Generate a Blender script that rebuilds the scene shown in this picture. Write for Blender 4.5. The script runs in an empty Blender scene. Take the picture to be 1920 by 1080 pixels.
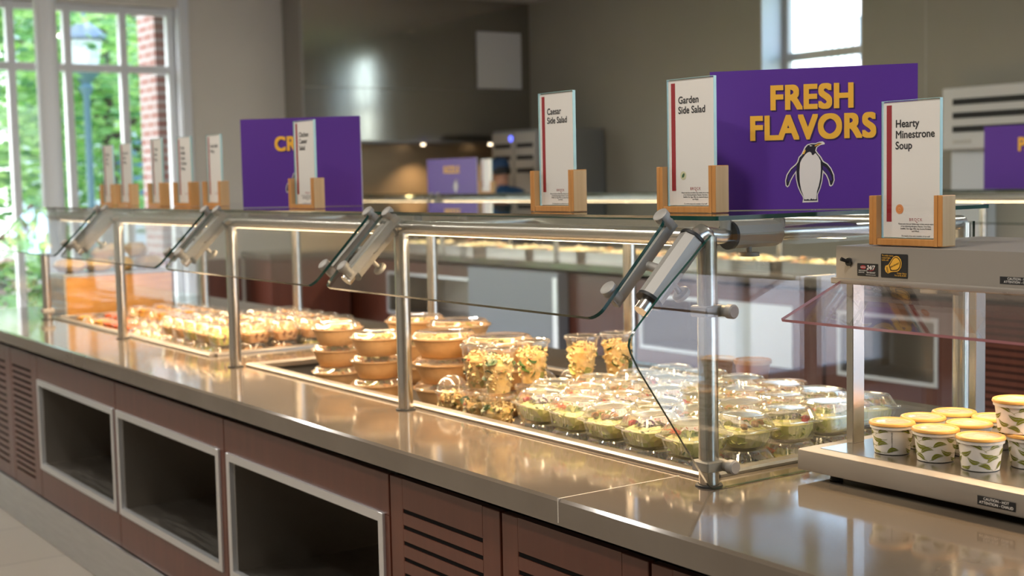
import bpy, bmesh, math, random
from mathutils import Vector, Matrix
random.seed(7)
PI = math.pi
D = bpy.data
SC = bpy.context.scene
COL = SC.collection

# ------------------------------------------------------------------ camera
cam = D.cameras.new('camera'); cam_ob = D.objects.new('camera', cam); COL.objects.link(cam_ob)
Rm = Matrix(((0.5709, 0.8208, -0.0210), (0.0532, -0.0624, -0.9966), (-0.8193, 0.5679, -0.0793)))  # rows: right, down, forward
right = Vector(Rm[0]).normalized(); fwd = Vector(Rm[2]).normalized()
down = fwd.cross(right).normalized()
right = down.cross(fwd).normalized()
CAM = Vector((2.038, -1.901, 1.541))
M4 = Matrix(((right.x, -down.x, -fwd.x, CAM.x), (right.y, -down.y, -fwd.y, CAM.y), (right.z, -down.z, -fwd.z, CAM.z), (0, 0, 0, 1)))
cam_ob.matrix_world = M4
cam.sensor_width = 36; cam.lens = 2522.18 / 1920 * 36
cam.clip_start = 0.05; cam.clip_end = 300
cam.dof.use_dof = True; cam.dof.focus_distance = 2.85; cam.dof.aperture_fstop = 3.6
SC.camera = cam_ob

# ------------------------------------------------------------------ world, lights, exposure
SC.view_settings.view_transform = 'Standard'; SC.view_settings.look = 'None'
SC.view_settings.exposure = 0.66; SC.view_settings.gamma = 1; SC.view_settings.use_curve_mapping = False
W = D.worlds.new('sky'); SC.world = W; W.use_nodes = True
nt = W.node_tree; bg = nt.nodes['Background']
sky = nt.nodes.new('ShaderNodeTexSky'); sky.sky_type = 'NISHITA'; sky.sun_disc = False
sky.sun_elevation = math.radians(48); sky.sun_rotation = math.radians(200); sky.air_density = 1.0; sky.dust_density = 2.5
nt.links.new(sky.outputs[0], bg.inputs[0]); bg.inputs[1].default_value = 0.85
cy = SC.cycles
cy.max_bounces = 9; cy.diffuse_bounces = 3; cy.glossy_bounces = 4; cy.transmission_bounces = 4; cy.transparent_max_bounces = 28
cy.caustics_reflective = False; cy.caustics_refractive = False; cy.sample_clamp_indirect = 4.0; cy.blur_glossy = 0.5
cy.use_denoising = True

def light(kind, name, loc, energy, color, rot=(0, 0, 0), **kw):
    l = D.lights.new(name, kind); l.energy = energy; l.color = color
    for k, v in kw.items(): setattr(l, k, v)
    o = D.objects.new(name, l); o.location = loc; o.rotation_euler = rot; COL.objects.link(o); return o
XR_ = 4.6
light('SUN', 'sun', (0, 0, 10), 1.9, (1, .95, .86), (math.radians(38), 0, math.radians(-115)), angle=math.radians(1))
p = light('AREA', 'window_portal_right', (XR_ - .02, 3.2, 1.7), 1, (1, 1, 1), (0, PI / 2, 0), shape='RECTANGLE', size=3.2, size_y=5.8)
p.data.cycles.is_portal = True
# daylight portal in the big window of the left wall
p = light('AREA', 'window_portal', (-10.38, .81, 1.7), 1, (1, 1, 1), (0, -PI / 2, 0), shape='RECTANGLE', size=3.2, size_y=4.2)
p.data.cycles.is_portal = True
p = light('AREA', 'window_portal_back', (-5.95, 6.72, 2.6), 1, (1, 1, 1), (-PI / 2, 0, 0), shape='RECTANGLE', size=1.2, size_y=1.5)
p.data.cycles.is_portal = True
CEIL = 3.46
ADDED_CEIL_LIGHTS = [(x, y) for x in (-6.4, -3.0, 0.4) for y in (-2.4, -1.2)] + [(x, 3.0) for x in (-6.4, -3.0, .4)]  # unseen downlights, added for soft overhead fill
for x, y in ADDED_CEIL_LIGHTS:
    light('AREA', 'added_ceiling_lamp', (x, y, CEIL - .05), 20 if y < 0 else 18, (1, .95, .87), shape='DISK', size=.30)
WARM = (1, .70, .41)
light('AREA', 'shelf_light_lamp', (-2.39, .07, 1.385), 32, WARM, shape='RECTANGLE', size=4.6, size_y=.05)
light('AREA', 'shelf_light_lamp_rear', (-2.39, .50, 1.385), 7, WARM, shape='RECTANGLE', size=4.6, size_y=.05)
light('AREA', 'warmer_lamp', (.64, .42, 1.296), 3.2, WARM, shape='RECTANGLE', size=.9, size_y=.05)
light('AREA', 'far_shelf_lamp', (-5.2, 4.75, 1.36), 45, (1, .88, .70), shape='RECTANGLE', size=9, size_y=.05)
light('SPOT', 'hood_lamp', (-10.13, 5.45, 1.92), 30, (1, .66, .34), spot_size=2.0, spot_blend=.9, shadow_soft_size=.02)
light('SPOT', 'hood_lamp_right', (-10.13, 6.3, 1.92), 16, (1, .66, .34), spot_size=2.0, spot_blend=.9, shadow_soft_size=.02)

# ------------------------------------------------------------------ materials
MATS = {}
def _new(name):
    m = D.materials.new(name); m.use_nodes = True; MATS[name] = m
    return m, m.node_tree, m.node_tree.nodes['Principled BSDF']
def N(nt, t, **kw):
    n = nt.nodes.new(t)
    for k, v in kw.items(): setattr(n, k, v)
    return n
def coords(nt, scale):
    tc = N(nt, 'ShaderNodeTexCoord'); mp = N(nt, 'ShaderNodeMapping'); mp.inputs['Scale'].default_value = scale
    nt.links.new(tc.outputs['Object'], mp.inputs['Vector']); return mp.outputs[0]
def ramp(nt, fac, stops):
    r = N(nt, 'ShaderNodeValToRGB'); e = r.color_ramp.elements
    e[0].position, e[0].color = stops[0][0], (*stops[0][1], 1)
    e[1].position, e[1].color = stops[-1][0], (*stops[-1][1], 1)
    for p_, c in stops[1:-1]:
        k = e.new(p_); k.color = (*c, 1)
    nt.links.new(fac, r.inputs[0]); return r.outputs[0]
def mat(name, col, rough=.5, metal=0., col2=None, scale=(8, 8, 8), nscale=1., detail=3., bump=0., spec=.5, emit=None, estr=0., coat=0., rvar=0.):
    m, nt, b = _new(name)
    b.inputs['Base Color'].default_value = (*col, 1); b.inputs['Roughness'].default_value = rough; b.inputs['Metallic'].default_value = metal
    b.inputs['Specular IOR Level'].default_value = spec; b.inputs['Coat Weight'].default_value = coat; b.inputs['Coat Roughness'].default_value = .08
    if emit: b.inputs['Emission Color'].default_value = (*emit, 1); b.inputs['Emission Strength'].default_value = estr
    if col2 or bump or rvar:
        v = coords(nt, scale); n = N(nt, 'ShaderNodeTexNoise'); n.inputs['Scale'].default_value = nscale; n.inputs['Detail'].default_value = detail
        nt.links.new(v, n.inputs['Vector'])
        if col2: nt.links.new(ramp(nt, n.outputs[0], [(.3, col), (.7, col2)]), b.inputs['Base Color'])
        if rvar:
            mr = N(nt, 'ShaderNodeMapRange'); mr.inputs[1].default_value = .3; mr.inputs[2].default_value = .7
            mr.inputs[3].default_value = max(.02, rough - rvar); mr.inputs[4].default_value = rough + rvar
            nt.links.new(n.outputs[0], mr.inputs[0]); nt.links.new(mr.outputs[0], b.inputs['Roughness'])
        if bump:
            bp = N(nt, 'ShaderNodeBump'); bp.inputs['Strength'].default_value = bump; bp.inputs['Distance'].default_value = .002
            nt.links.new(n.outputs[0], bp.inputs['Height']); nt.links.new(bp.outputs[0], b.inputs['Normal'])
    return m
def clear(name, tint, f0=.05, rough=.0, power=5., bump=0., bscale=40., gcol=(1, 1, 1), fog=0., fogcol=(.9, .9, .9)):
    m = D.materials.new(name); m.use_nodes = True; MATS[name] = m; nt = m.node_tree
    nt.nodes.remove(nt.nodes['Principled BSDF']); out = nt.nodes['Material Output']
    tr = N(nt, 'ShaderNodeBsdfTransparent'); tr.inputs[0].default_value = (*tint, 1)
    gl = N(nt, 'ShaderNodeBsdfGlossy'); gl.inputs[0].default_value = (*gcol, 1); gl.inputs['Roughness'].default_value = rough
    lw = N(nt, 'ShaderNodeLayerWeight'); lw.inputs[0].default_value = .5
    pw = N(nt, 'ShaderNodeMath', operation='POWER'); pw.inputs[1].default_value = power
    ml = N(nt, 'ShaderNodeMath', operation='MULTIPLY_ADD'); ml.inputs[1].default_value = 1 - f0; ml.inputs[2].default_value = f0
    mx = N(nt, 'ShaderNodeMixShader')
    nt.links.new(lw.outputs['Facing'], pw.inputs[0]); nt.links.new(pw.outputs[0], ml.inputs[0]); nt.links.new(ml.outputs[0], mx.inputs[0])
    first = tr.outputs[0]
    if fog:
        df = N(nt, 'ShaderNodeBsdfDiffuse'); df.inputs[0].default_value = (*fogcol, 1)
        m2 = N(nt, 'ShaderNodeMixShader'); m2.inputs[0].default_value = fog
        nt.links.new(tr.outputs[0], m2.inputs[1]); nt.links.new(df.outputs[0], m2.inputs[2]); first = m2.outputs[0]
    nt.links.new(first, mx.inputs[1]); nt.links.new(gl.outputs[0], mx.inputs[2]); nt.links.new(mx.outputs[0], out.inputs[0])
    if bump:
        v = coords(nt, (1, 1, 1)); n = N(nt, 'ShaderNodeTexNoise'); n.inputs['Scale'].default_value = bscale
        bp = N(nt, 'ShaderNodeBump'); bp.inputs['Strength'].default_value = bump; bp.inputs['Distance'].default_value = .004
        nt.links.new(v, n.inputs['Vector']); nt.links.new(n.outputs[0], bp.inputs['Height']); nt.links.new(bp.outputs[0], gl.inputs['Normal'])
    return m
def speckle(name, stops, scale, rough=.5, bump=.4, coat=0.):
    """chopped food: cells of several colours"""
    m, nt, b = _new(name); v = coords(nt, (1, 1, 1))
    vo = N(nt, 'ShaderNodeTexVoronoi'); vo.inputs['Scale'].default_value = scale; nt.links.new(v, vo.inputs['Vector'])
    sp = N(nt, 'ShaderNodeSeparateColor'); nt.links.new(vo.outputs['Color'], sp.inputs[0])
    c = ramp(nt, sp.outputs[0], stops); nt.links.new(c, b.inputs['Base Color'])
    b.inputs['Roughness'].default_value = rough; b.inputs['Coat Weight'].default_value = coat
    bp = N(nt, 'ShaderNodeBump'); bp.inputs['Strength'].default_value = bump; bp.inputs['Distance'].default_value = .006
    nt.links.new(vo.outputs['Distance'], bp.inputs['Height']); nt.links.new(bp.outputs[0], b.inputs['Normal'])
    return m

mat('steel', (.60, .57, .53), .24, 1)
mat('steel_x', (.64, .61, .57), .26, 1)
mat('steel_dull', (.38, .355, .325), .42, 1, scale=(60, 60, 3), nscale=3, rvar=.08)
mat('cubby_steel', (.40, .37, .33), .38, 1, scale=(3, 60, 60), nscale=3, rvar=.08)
mat('aluminium', (.36, .34, .315), .55, .35, spec=.3)
mat('frame_alu', (.74, .75, .77), .42, .85)
mat('hood_steel', (.46, .44, .41), .13, 1, scale=(1, 40, 1.0), nscale=3, rvar=.03)
mat('backsplash_steel', (.50, .39, .26), .42, .75)
mat('kick_steel', (.62, .62, .62), .42, 1, scale=(3, 30, 30), nscale=2, rvar=.1)
mat('black_rubber', (.012, .012, .012), .55)
mat('black', (.008, .008, .009), .6)
mat('slot_shade', (.010, .009, .009), .9, spec=.1)  # near-black that paints in the shade of the louver slots
mat('quartz', (.128, .102, .077), .085, 0, (.168, .137, .106), (1, 1, 1), 3.2, 8, spec=1.0, rvar=.02)
mat('quartz_edge', (.33, .285, .235), .3, 0, (.37, .325, .27), (1, 1, 1), 300, 2)
mat('joint', (.58, .52, .45), .5)
mat('cherry', (.100, .026, .014), .33, 0, (.125, .035, .019), (14, 14, 1.2), 2, 5, spec=.5, coat=.15)
mat('bamboo', (.52, .215, .05), .45, 0, (.64, .30, .09), (60, 60, 4), 1.2, 3)
mat('bamboo_side', (.62, .37, .155), .45, 0, (.70, .45, .21), (90, 90, 3), 1.2, 3)
mat('card_white', (.90, .85, .80), .45)
mat('card_red', (.36, .012, .022), .45)
mat('ink', (.02, .018, .02), .6)
mat('ink_red', (.42, .05, .06), .6)
mat('icon_cream', (.68, .66, .42), .6); mat('icon_green', (.03, .12, .04), .6); mat('icon_orange', (.83, .27, .06), .6); mat('icon_pale', (.88, .55, .33), .6)
mat('purple', (.098, .027, .285), .42); mat('sign_edge', (.72, .66, .72), .5)
mat('sign_yellow', (.88, .46, .045), .5); mat('sign_shadow', (.03, .008, .09), .5)
mat('penguin_black', (.012, .01, .02), .5); mat('penguin_white', (.80, .74, .70), .5); mat('penguin_purple', (.05, .014, .17), .5)
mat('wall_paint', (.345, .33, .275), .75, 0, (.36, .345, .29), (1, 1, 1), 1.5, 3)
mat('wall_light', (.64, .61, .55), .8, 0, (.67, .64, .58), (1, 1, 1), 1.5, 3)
mat('trim_white', (.72, .75, .78), .45)
mat('ceiling_tile', (.74, .71, .66), .9, 0, (.78, .75, .70), (6, 6, 6), 10, 2)
mat('white_plastic', (.70, .70, .69), .4)
mat('grey_metal', (.46, .44, .41), .45, .35)
mat('fascia', (.36, .325, .285), .42, .35)
mat('oven_side', (.34, .35, .36), .35, .8)
mat('dark_grey', (.09, .088, .085), .5)
mat('pillar_grey', (.24, .255, .28), .45, .4)
mat('kraft', (.62, .37, .17), .6, 0, (.68, .42, .20), (1, 1, 1), 60, 3, bump=.1)
mat('kraft_dark', (.27, .105, .05), .5); mat('kraft_lid', (.36, .20, .11), .35)
mat('cup_white', (.82, .78, .72), .45)
mat('leaf_print', (.185, .20, .012), .5); mat('leaf_line', (.36, .40, .08), .5)
mat('soup_lid', (.74, .40, .11), .35, spec=.5)
mat('lid_top', (.56, .42, .31), .22, spec=.7)
mat('led_cool', (.8, .9, 1), .5, emit=(.62, .82, 1), estr=1.6)
mat('led', (1, .8, .5), .5, emit=(1, .72, .42), estr=6)
mat('lamp_glow', (1, .8, .5), .5, emit=(1, .8, .55), estr=3)
mat('blue_led', (.1, .12, .9), .4, emit=(.12, .16, 1), estr=1.6)
mat('wood_box', (.62, .26, .055), .45, 0, (.72, .33, .085), (3, 3, 40), 1.5, 3)
mat('box_steel', (.42, .42, .43), .5, .6)
mat('chip_bag', (.80, .42, .06), .3, 0, (.88, .55, .14), (1, 1, 1), 30, 2, bump=.5)
mat('chip_bag_tan', (.62, .36, .13), .3, 0, (.75, .5, .22), (1, 1, 1), 30, 2, bump=.5)
mat('shirt_blue', (.022, .085, .20), .8); mat('skin', (.52, .27, .18), .5); mat('trousers', (.02, .02, .025), .8); mat('cap_blue', (.016, .055, .14), .7)
mat('packet', (.80, .78, .76), .4, 0, (.70, .68, .66), (1, 1, 1), 70, 3, bump=.6); mat('packet_red', (.65, .03, .03), .4); mat('packet_blue', (.05, .05, .22), .4)
mat('tomato', (.50, .025, .012), .25, coat=.3); mat('carrot', (.78, .17, .02), .4); mat('crouton', (.58, .30, .10), .7, 0, (.42, .18, .05), (1, 1, 1), 90, 2)
mat('cucumber', (.60, .63, .32), .35); mat('cabbage', (.10, .02, .10), .4); mat('olive', (.02, .02, .012), .3)
mat('lettuce', (.48, .55, .10), .45, 0, (.80, .76, .36), (1, 1, 1), 45, 3); mat('lettuce_dark', (.14, .25, .03), .45, 0, (.40, .50, .09), (1, 1, 1), 45, 3)
mat('spinach', (.022, .065, .012), .4, 0, (.05, .12, .02), (1, 1, 1), 60, 2)
mat('pasta', (.86, .64, .28), .45, 0, (.90, .72, .40), (1, 1, 1), 80, 2); mat('pepper', (.55, .10, .04), .35)
speckle('pasta_mix', [(0, (.72, .43, .12)), (.45, (.82, .58, .24)), (.80, (.74, .48, .20)), (.86, (.30, .32, .05)), (.93, (.62, .28, .13)), (1, (.86, .66, .34))], 62)
speckle('dark_mix', [(0, (.58, .32, .10)), (.4, (.74, .48, .18)), (.7, (.45, .22, .07)), (.85, (.24, .22, .05)), (1, (.76, .52, .2))], 80)
speckle('lettuce_mix', [(0, (.74, .70, .24)), (.35, (.86, .78, .40)), (.62, (.52, .54, .12)), (.8, (.88, .80, .46)), (1, (.70, .68, .24))], 60)
speckle('cookie', [(0, (.62, .31, .12)), (.5, (.74, .44, .21)), (.85, (.50, .22, .08)), (1, (.22, .08, .03))], 70, .6)
speckle('sandwich', [(0, (.72, .46, .25)), (.5, (.80, .58, .36)), (.8, (.56, .29, .11)), (1, (.42, .36, .10))], 55, .6)
speckle('fruit_red', [(0, (.62, .04, .02)), (.5, (.78, .13, .03)), (.8, (.85, .40, .05)), (1, (.75, .06, .05))], 70, .3, coat=.3)
speckle('fruit_gold', [(0, (.85, .50, .08)), (.5, (.80, .35, .04)), (.8, (.72, .62, .2)), (1, (.55, .10, .03))], 70, .3, coat=.3)
speckle('grape_green', [(0, (.40, .42, .06)), (.5, (.62, .58, .14)), (.75, (.80, .5, .15)), (1, (.10, .03, .09))], 75, .3, coat=.3)
speckle('rice_bowl', [(0, (.50, .33, .16)), (.6, (.60, .44, .26)), (.85, (.36, .34, .07)), (1, (.46, .22, .09))], 60, .5)
speckle('far_food', [(0, (.62, .45, .22)), (.6, (.78, .66, .40)), (.85, (.42, .40, .12)), (1, (.60, .22, .08))], 12, .5)
clear('glass', (.955, .975, .965), .055, 0.)
clear('glass_shelf', (.90, .94, .925), .06, 0.)
mat('glass_edge', (.007, .050, .038), .15, 0, spec=.4); mat('glass_edge_teal', (.05, .26, .22), .15, 0, spec=.8)
clear('window_glass', (.97, .985, .99), .03, 0.)
clear('acrylic', (.98, .985, .985), .045, .02); mat('acrylic_edge', (.45, .70, .70), .15, emit=None)
clear('acrylic_guard', (.95, .92, .92), .06, .01); mat('acrylic_pink', (.50, .22, .25), .2)
clear('clear_plastic', (.975, .97, .955), .07, .08, 3.2, bump=.25, bscale=40, fog=.04, fogcol=(.95, .93, .88))
clear('rib_plastic', (.96, .955, .945), .16, .06, 2.6, fog=.12, fogcol=(.95, .93, .88))
clear('painted_sheen_plastic', (.95, .945, .935), .16, .18, 1.8, bump=.10, bscale=25, fog=.40, fogcol=(.62, .60, .56))  # grey diffuse fog paints a pale sheen into the flat lid tops
clear('clear_cup', (.985, .98, .965), .05, .06, 3.5, fog=.03, fogcol=(.95, .92, .86))
clear('clear_lid', (.98, .97, .95), .07, .07, 3., bump=.15, bscale=35, fog=.06, fogcol=(.95, .92, .86))
mat('bark', (.10, .075, .055), .9); mat('lantern_black', (.10, .19, .22), .5); mat('lantern_cap', (.20, .25, .33), .5); mat('lantern_glass', (.80, .84, .86), .4)
mat('roof_grey', (.22, .24, .27), .8); mat('house_white', (.80, .82, .84), .7); mat('house_blue', (.10, .20, .32), .5); mat('blossom', (.78, .60, .58), .8); mat('pavement', (.58, .52, .48), .9, 0, (.64, .58, .54), (1, 1, 1), 2)
mat('lawn', (.10, .22, .05), .95, 0, (.17, .30, .07), (1, 1, 1), 3)
for nm, c in (('leaf_a', (.19, .38, .13)), ('leaf_b', (.33, .52, .25)), ('leaf_c', (.11, .26, .13))):
    m, nt, b = _new(nm); b.inputs['Base Color'].default_value = (*c, 1); b.inputs['Roughness'].default_value = .6
    t = N(nt, 'ShaderNodeBsdfTranslucent'); t.inputs[0].default_value = (c[0] * 1.6, c[1] * 1.5, c[2], 1)
    mx = N(nt, 'ShaderNodeMixShader'); mx.inputs[0].default_value = .45
    nt.links.new(b.outputs[0], mx.inputs[1]); nt.links.new(t.outputs[0], mx.inputs[2]); nt.links.new(mx.outputs[0], nt.nodes['Material Output'].inputs[0])
def brick_mat(name, c1, c2, mortar, scale, bw, rh, ms, rough, offset=.5, rot=None):
    m, nt, b = _new(name); tc = N(nt, 'ShaderNodeTexCoord'); mp = N(nt, 'ShaderNodeMapping')
    if rot: mp.inputs['Rotation'].default_value = rot
    br = N(nt, 'ShaderNodeTexBrick'); br.offset = offset
    br.inputs['Color1'].default_value = (*c1, 1); br.inputs['Color2'].default_value = (*c2, 1); br.inputs['Mortar'].default_value = (*mortar, 1)
    br.inputs['Scale'].default_value = scale; br.inputs['Brick Width'].default_value = bw; br.inputs['Row Height'].default_value = rh; br.inputs['Mortar Size'].default_value = ms
    nt.links.new(tc.outputs['Object'], mp.inputs[0]); nt.links.new(mp.outputs[0], br.inputs['Vector']); nt.links.new(br.outputs['Color'], b.inputs['Base Color'])
    b.inputs['Roughness'].default_value = rough; return m
brick_mat('floor_tile', (.40, .345, .29), (.42, .365, .31), (.27, .235, .20), 1, .61, .61, .006, .32, 0)
brick_mat('brick', (.17, .075, .065), (.21, .12, .105), (.27, .265, .265), 1, .24, .085, .014, .85, .5, (-PI / 2, 0, 0))

# ------------------------------------------------------------------ mesh builder
class B:
    def __init__(s): s.bm = bmesh.new(); s.n = 0
    def _m(s, m):
        s.bm.faces.ensure_lookup_table()
        for f in s.bm.faces[s.n:]: f.material_index = m
        s.n = len(s.bm.faces); return s
    def face(s, pts, m=0):
        s.bm.faces.new([s.bm.verts.new(p) for p in pts]); return s._m(m)
    def box(s, x0, x1, y0, y1, z0, z1, m=0, bev=0.):
        if bev <= 0:
            v = [s.bm.verts.new((x, y, z)) for x in (x0, x1) for y in (y0, y1) for z in (z0, z1)]
            for q in ((0, 1, 3, 2), (4, 6, 7, 5), (0, 4, 5, 1), (2, 3, 7, 6), (0, 2, 6, 4), (1, 5, 7, 3)): s.bm.faces.new([v[i] for i in q])
            return s._m(m)
        b = min(bev, (x1 - x0) * .49, (y1 - y0) * .49, (z1 - z0) * .49); pts = []
        for x, sx in ((x0, 1), (x1, -1)):
            for y, sy in ((y0, 1), (y1, -1)):
                for z, sz in ((z0, 1), (z1, -1)):
                    pts += [(x + b * sx, y + b * sy, z), (x + b * sx, y, z + b * sz), (x, y + b * sy, z + b * sz)]
        return s.hull(pts, m)
    def hull(s, pts, m=0, M=None):
        t = bmesh.new()
        for q in pts: t.verts.new(q)
        bmesh.ops.convex_hull(t, input=t.verts)
        bmesh.ops.dissolve_limit(t, angle_limit=.02, verts=t.verts, edges=t.edges)
        return s.add(t, m, M)
    def add(s, t, m=0, M=None):
        vm = {v: s.bm.verts.new(M @ v.co if M else v.co) for v in t.verts}
        for f in t.faces:
            try: s.bm.faces.new([vm[v] for v in f.verts])
            except ValueError: pass
        t.free(); return s._m(m)
    def loft(s, rings, m=0, c0=True, c1=True):
        R = [[s.bm.verts.new(q) for q in r] for r in rings]
        for a, b in zip(R, R[1:]):
            k = len(a)
            for i in range(k): s.bm.faces.new((a[i], a[(i + 1) % k], b[(i + 1) % k], b[i]))
        if c0: s.bm.faces.new(R[0][::-1])
        if c1: s.bm.faces.new(R[-1])
        return s._m(m)
    def lathe(s, prof, c=(0, 0, 0), n=28, m=0, c0=False, c1=False):
        return s.loft([[(c[0] + r * math.cos(2 * PI * i / n), c[1] + r * math.sin(2 * PI * i / n), c[2] + z) for i in range(n)] for r, z in prof], m, c0, c1)
    def tube(s, pts, r, n=14, m=0, radii=None):
        pts = [Vector(q) for q in pts]; rings = []; up = None
        for i, q in enumerate(pts):
            t = (pts[min(i + 1, len(pts) - 1)] - pts[max(i - 1, 0)]).normalized()
            if up is None: up = t.orthogonal().normalized()
            u = (up - t * up.dot(t)).normalized(); w = t.cross(u); up = u
            rr = radii[i] if radii else r
            rings.append([q + (u * math.cos(2 * PI * k / n) + w * math.sin(2 * PI * k / n)) * rr for k in range(n)])
        return s.loft(rings, m)
    def cyl(s, a, b, r, n=20, m=0, r2=None): return s.tube([a, b], r, n, m, [r, r if r2 is None else r2])
    def prism(s, poly, axis, a0, a1, m=0, ms=None):
        f = {'x': lambda u, v, w: (w, u, v), 'y': lambda u, v, w: (u, w, v), 'z': lambda u, v, w: (u, v, w)}[axis]
        lo = [s.bm.verts.new(f(u, v, a0)) for u, v in poly]; hi = [s.bm.verts.new(f(u, v, a1)) for u, v in poly]
        s.bm.faces.new(lo[::-1]); s.bm.faces.new(hi); s._m(m); k = len(poly)
        for i in range(k): s.bm.faces.new((lo[i], lo[(i + 1) % k], hi[(i + 1) % k], hi[i]))
        return s._m(m if ms is None else ms)
    def ball(s, c, r, m=0, sub=2, sc=(1, 1, 1)):
        t = bmesh.new(); bmesh.ops.create_icosphere(t, subdivisions=sub, radius=r)
        return s.add(t, m, Matrix.Translation(c) @ Matrix.Diagonal((*sc, 1)))
    def flat(s, poly, M, m=0):
        t = bmesh.new(); t.faces.new([t.verts.new((x, y, 0)) for x, y in poly]).normal_update(); bmesh.ops.triangulate(t, faces=t.faces, ngon_method='EAR_CLIP')
        return s.add(t, m, M)
    def disc(s, r, M, m=0, n=24, x=0, y=0): return s.flat([(x + r * math.cos(2 * PI * i / n), y + r * math.sin(2 * PI * i / n)) for i in range(n)], M, m)
    def ring(s, r0, r1, M, m=0, n=28, sx=1., sy=1., x=0, y=0):
        t = bmesh.new(); a = [[t.verts.new((x + r * sx * math.cos(2 * PI * i / n), y + r * sy * math.sin(2 * PI * i / n), 0)) for i in range(n)] for r in (r0, r1)]
        for i in range(n): t.faces.new((a[0][i], a[0][(i + 1) % n], a[1][(i + 1) % n], a[1][i]))
        return s.add(t, m, M)
    def text(s, body, M, size, m=0, bold=0., align='LEFT', sx=1., line=1., space=1.):
        cu = D.curves.new('t', 'FONT'); cu.body = body; cu.size = size; cu.align_x = align; cu.space_line = line; cu.space_character = space
        cu.resolution_u = 4 if size < .05 else 9
        o = D.objects.new('t', cu); me = D.meshes.new_from_object(o)
        me.transform(Matrix.Diagonal((sx, 1, 1, 1))); b_ = bold * size
        for kc, (dx, dy) in enumerate(((0, 0),) if b_ == 0 else ((-b_, 0), (b_, 0), (0, -b_), (0, b_)) if bold < .03 else [(b_ * i, b_ * j) for i in (-1, -.33, .33, 1) for j in (-.9, 0, .9)]):
            T_ = M @ Matrix.Translation((dx, dy, kc * 3e-5)); me.transform(T_); s.bm.from_mesh(me); me.transform(T_.inverted())
        s._m(m)
        D.meshes.remove(me); D.objects.remove(o); D.curves.remove(cu); return s
    def mesh(s, name, mats, angle=35):
        bmesh.ops.recalc_face_normals(s.bm, faces=s.bm.faces)
        me = D.meshes.new(name); s.bm.to_mesh(me); s.bm.free()
        for k in (mats if isinstance(mats, (list, tuple)) else [mats]): me.materials.append(MATS[k])
        me.shade_smooth(); me.set_sharp_from_angle(angle=math.radians(angle)); return me
    def done(s, name, mats, parent=None, angle=35, loc=None, label=None):
        o = D.objects.new(name, s.mesh(name, mats, angle)); COL.objects.link(o)
        if parent: o.parent = parent
        if loc: o.location = loc
        if label: o['label'] = label
        return o
def thing(name, label, cat, loc=(0, 0, 0), rz=0., group=None):
    o = D.objects.new(name, None); COL.objects.link(o); o.empty_display_size = .05; o.location = loc; o.rotation_euler = (0, 0, rz)
    o['label'] = label; o['category'] = cat
    if group: o['group'] = group
    return o
def tag(o, label, cat, group=None):
    o['label'] = label; o['category'] = cat
    if group: o['group'] = group
    return o
def structure(o): o['kind'] = 'structure'; return o
def dup(root, loc, rz=0., label=None, group=None, scale=None):
    r = root.copy(); COL.objects.link(r); r.location = loc; r.rotation_euler = (0, 0, rz)
    if scale: r.scale = (scale,) * 3 if isinstance(scale, (int, float)) else scale
    if label: r['label'] = label
    if group: r['group'] = group
    for ch in root.children:
        c = ch.copy(); COL.objects.link(c); c.parent = r
        for g in ch.children:
            d = g.copy(); COL.objects.link(d); d.parent = c
    return r
NTH = ['first', 'second', 'third', 'fourth', 'fifth', 'sixth', 'seventh', 'eighth', 'ninth', 'tenth', 'eleventh', 'twelfth', 'thirteenth', 'fourteenth', 'fifteenth', 'sixteenth', 'seventeenth', 'eighteenth']
def facing(x, y, z): # plane facing -Y: local x -> X, local y -> Z
    return Matrix.Translation((x, y, z)) @ Matrix.Rotation(PI / 2, 4, 'X')
def rr(x0, x1, y0, y1, r, n=5):
    out = []
    for cx, cy_, a in ((x1 - r, y0 + r, -90), (x1 - r, y1 - r, 0), (x0 + r, y1 - r, 90), (x0 + r, y0 + r, 180)):
        out += [(cx + r * math.cos(math.radians(a + 90 * i / n)), cy_ + r * math.sin(math.radians(a + 90 * i / n))) for i in range(n + 1)]
    return out

# ------------------------------------------------------------------ the setting
XL, XR, YF, YB = -10.4, 4.6, -6.0, 6.74
structure(B().box(XL - .4, XR + .2, YF - .2, YB + .4, -.12, 0).done('floor', 'floor_tile'))
structure(B().box(XL - .4, XR + .2, YF - .2, YB + .4, CEIL, CEIL + .12).done('ceiling', 'ceiling_tile'))
WY0, WY1, WZ0, WZ1 = -1.3, 2.92, .12, 3.25
w = B()
w.box(XL - .3, XL, WY1 + .0, YB + .4, 0, CEIL).box(XL - .3, XL, YF, WY0, 0, CEIL).box(XL - .3, XL, WY0, WY1, 0, WZ0).box(XL - .3, XL, WY0, WY1, WZ1, CEIL)
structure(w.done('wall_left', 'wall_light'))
BX0, BX1, BZ0 = -6.51, -5.38, 1.75
BZ1 = 3.3
w = B().box(XL, BX0, YB, YB + .36, 0, CEIL).box(BX1, XR, YB, YB + .36, 0, CEIL).box(BX0, BX1, YB, YB + .36, 0, BZ0).box(BX0, BX1, YB, YB + .36, BZ1, CEIL)
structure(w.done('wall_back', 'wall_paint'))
w = B().box(XR, XR + .2, YF - .2, .3, 0, CEIL).box(XR, XR + .2, 6.1, YB + .36, 0, CEIL).box(XR, XR + .2, .3, 6.1, 0, .1).box(XR, XR + .2, .3, 6.1, 3.3, CEIL)
structure(w.done('wall_right', 'wall_paint'))
w = B()
for y in (.33, 1.75, 3.2, 4.65, 6.07): w.box(XR + .06, XR + .14, y - .035, y + .035, .1, 3.3)
for z in (.13, 2.3, 3.27): w.box(XR + .06, XR + .14, .3, 6.1, z - .035, z + .035)
o = structure(w.done('window_3', 'trim_white'))
B().box(XR + .095, XR + .105, .3, 6.1, .1, 3.3).done('pane', 'window_glass', o)
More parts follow.
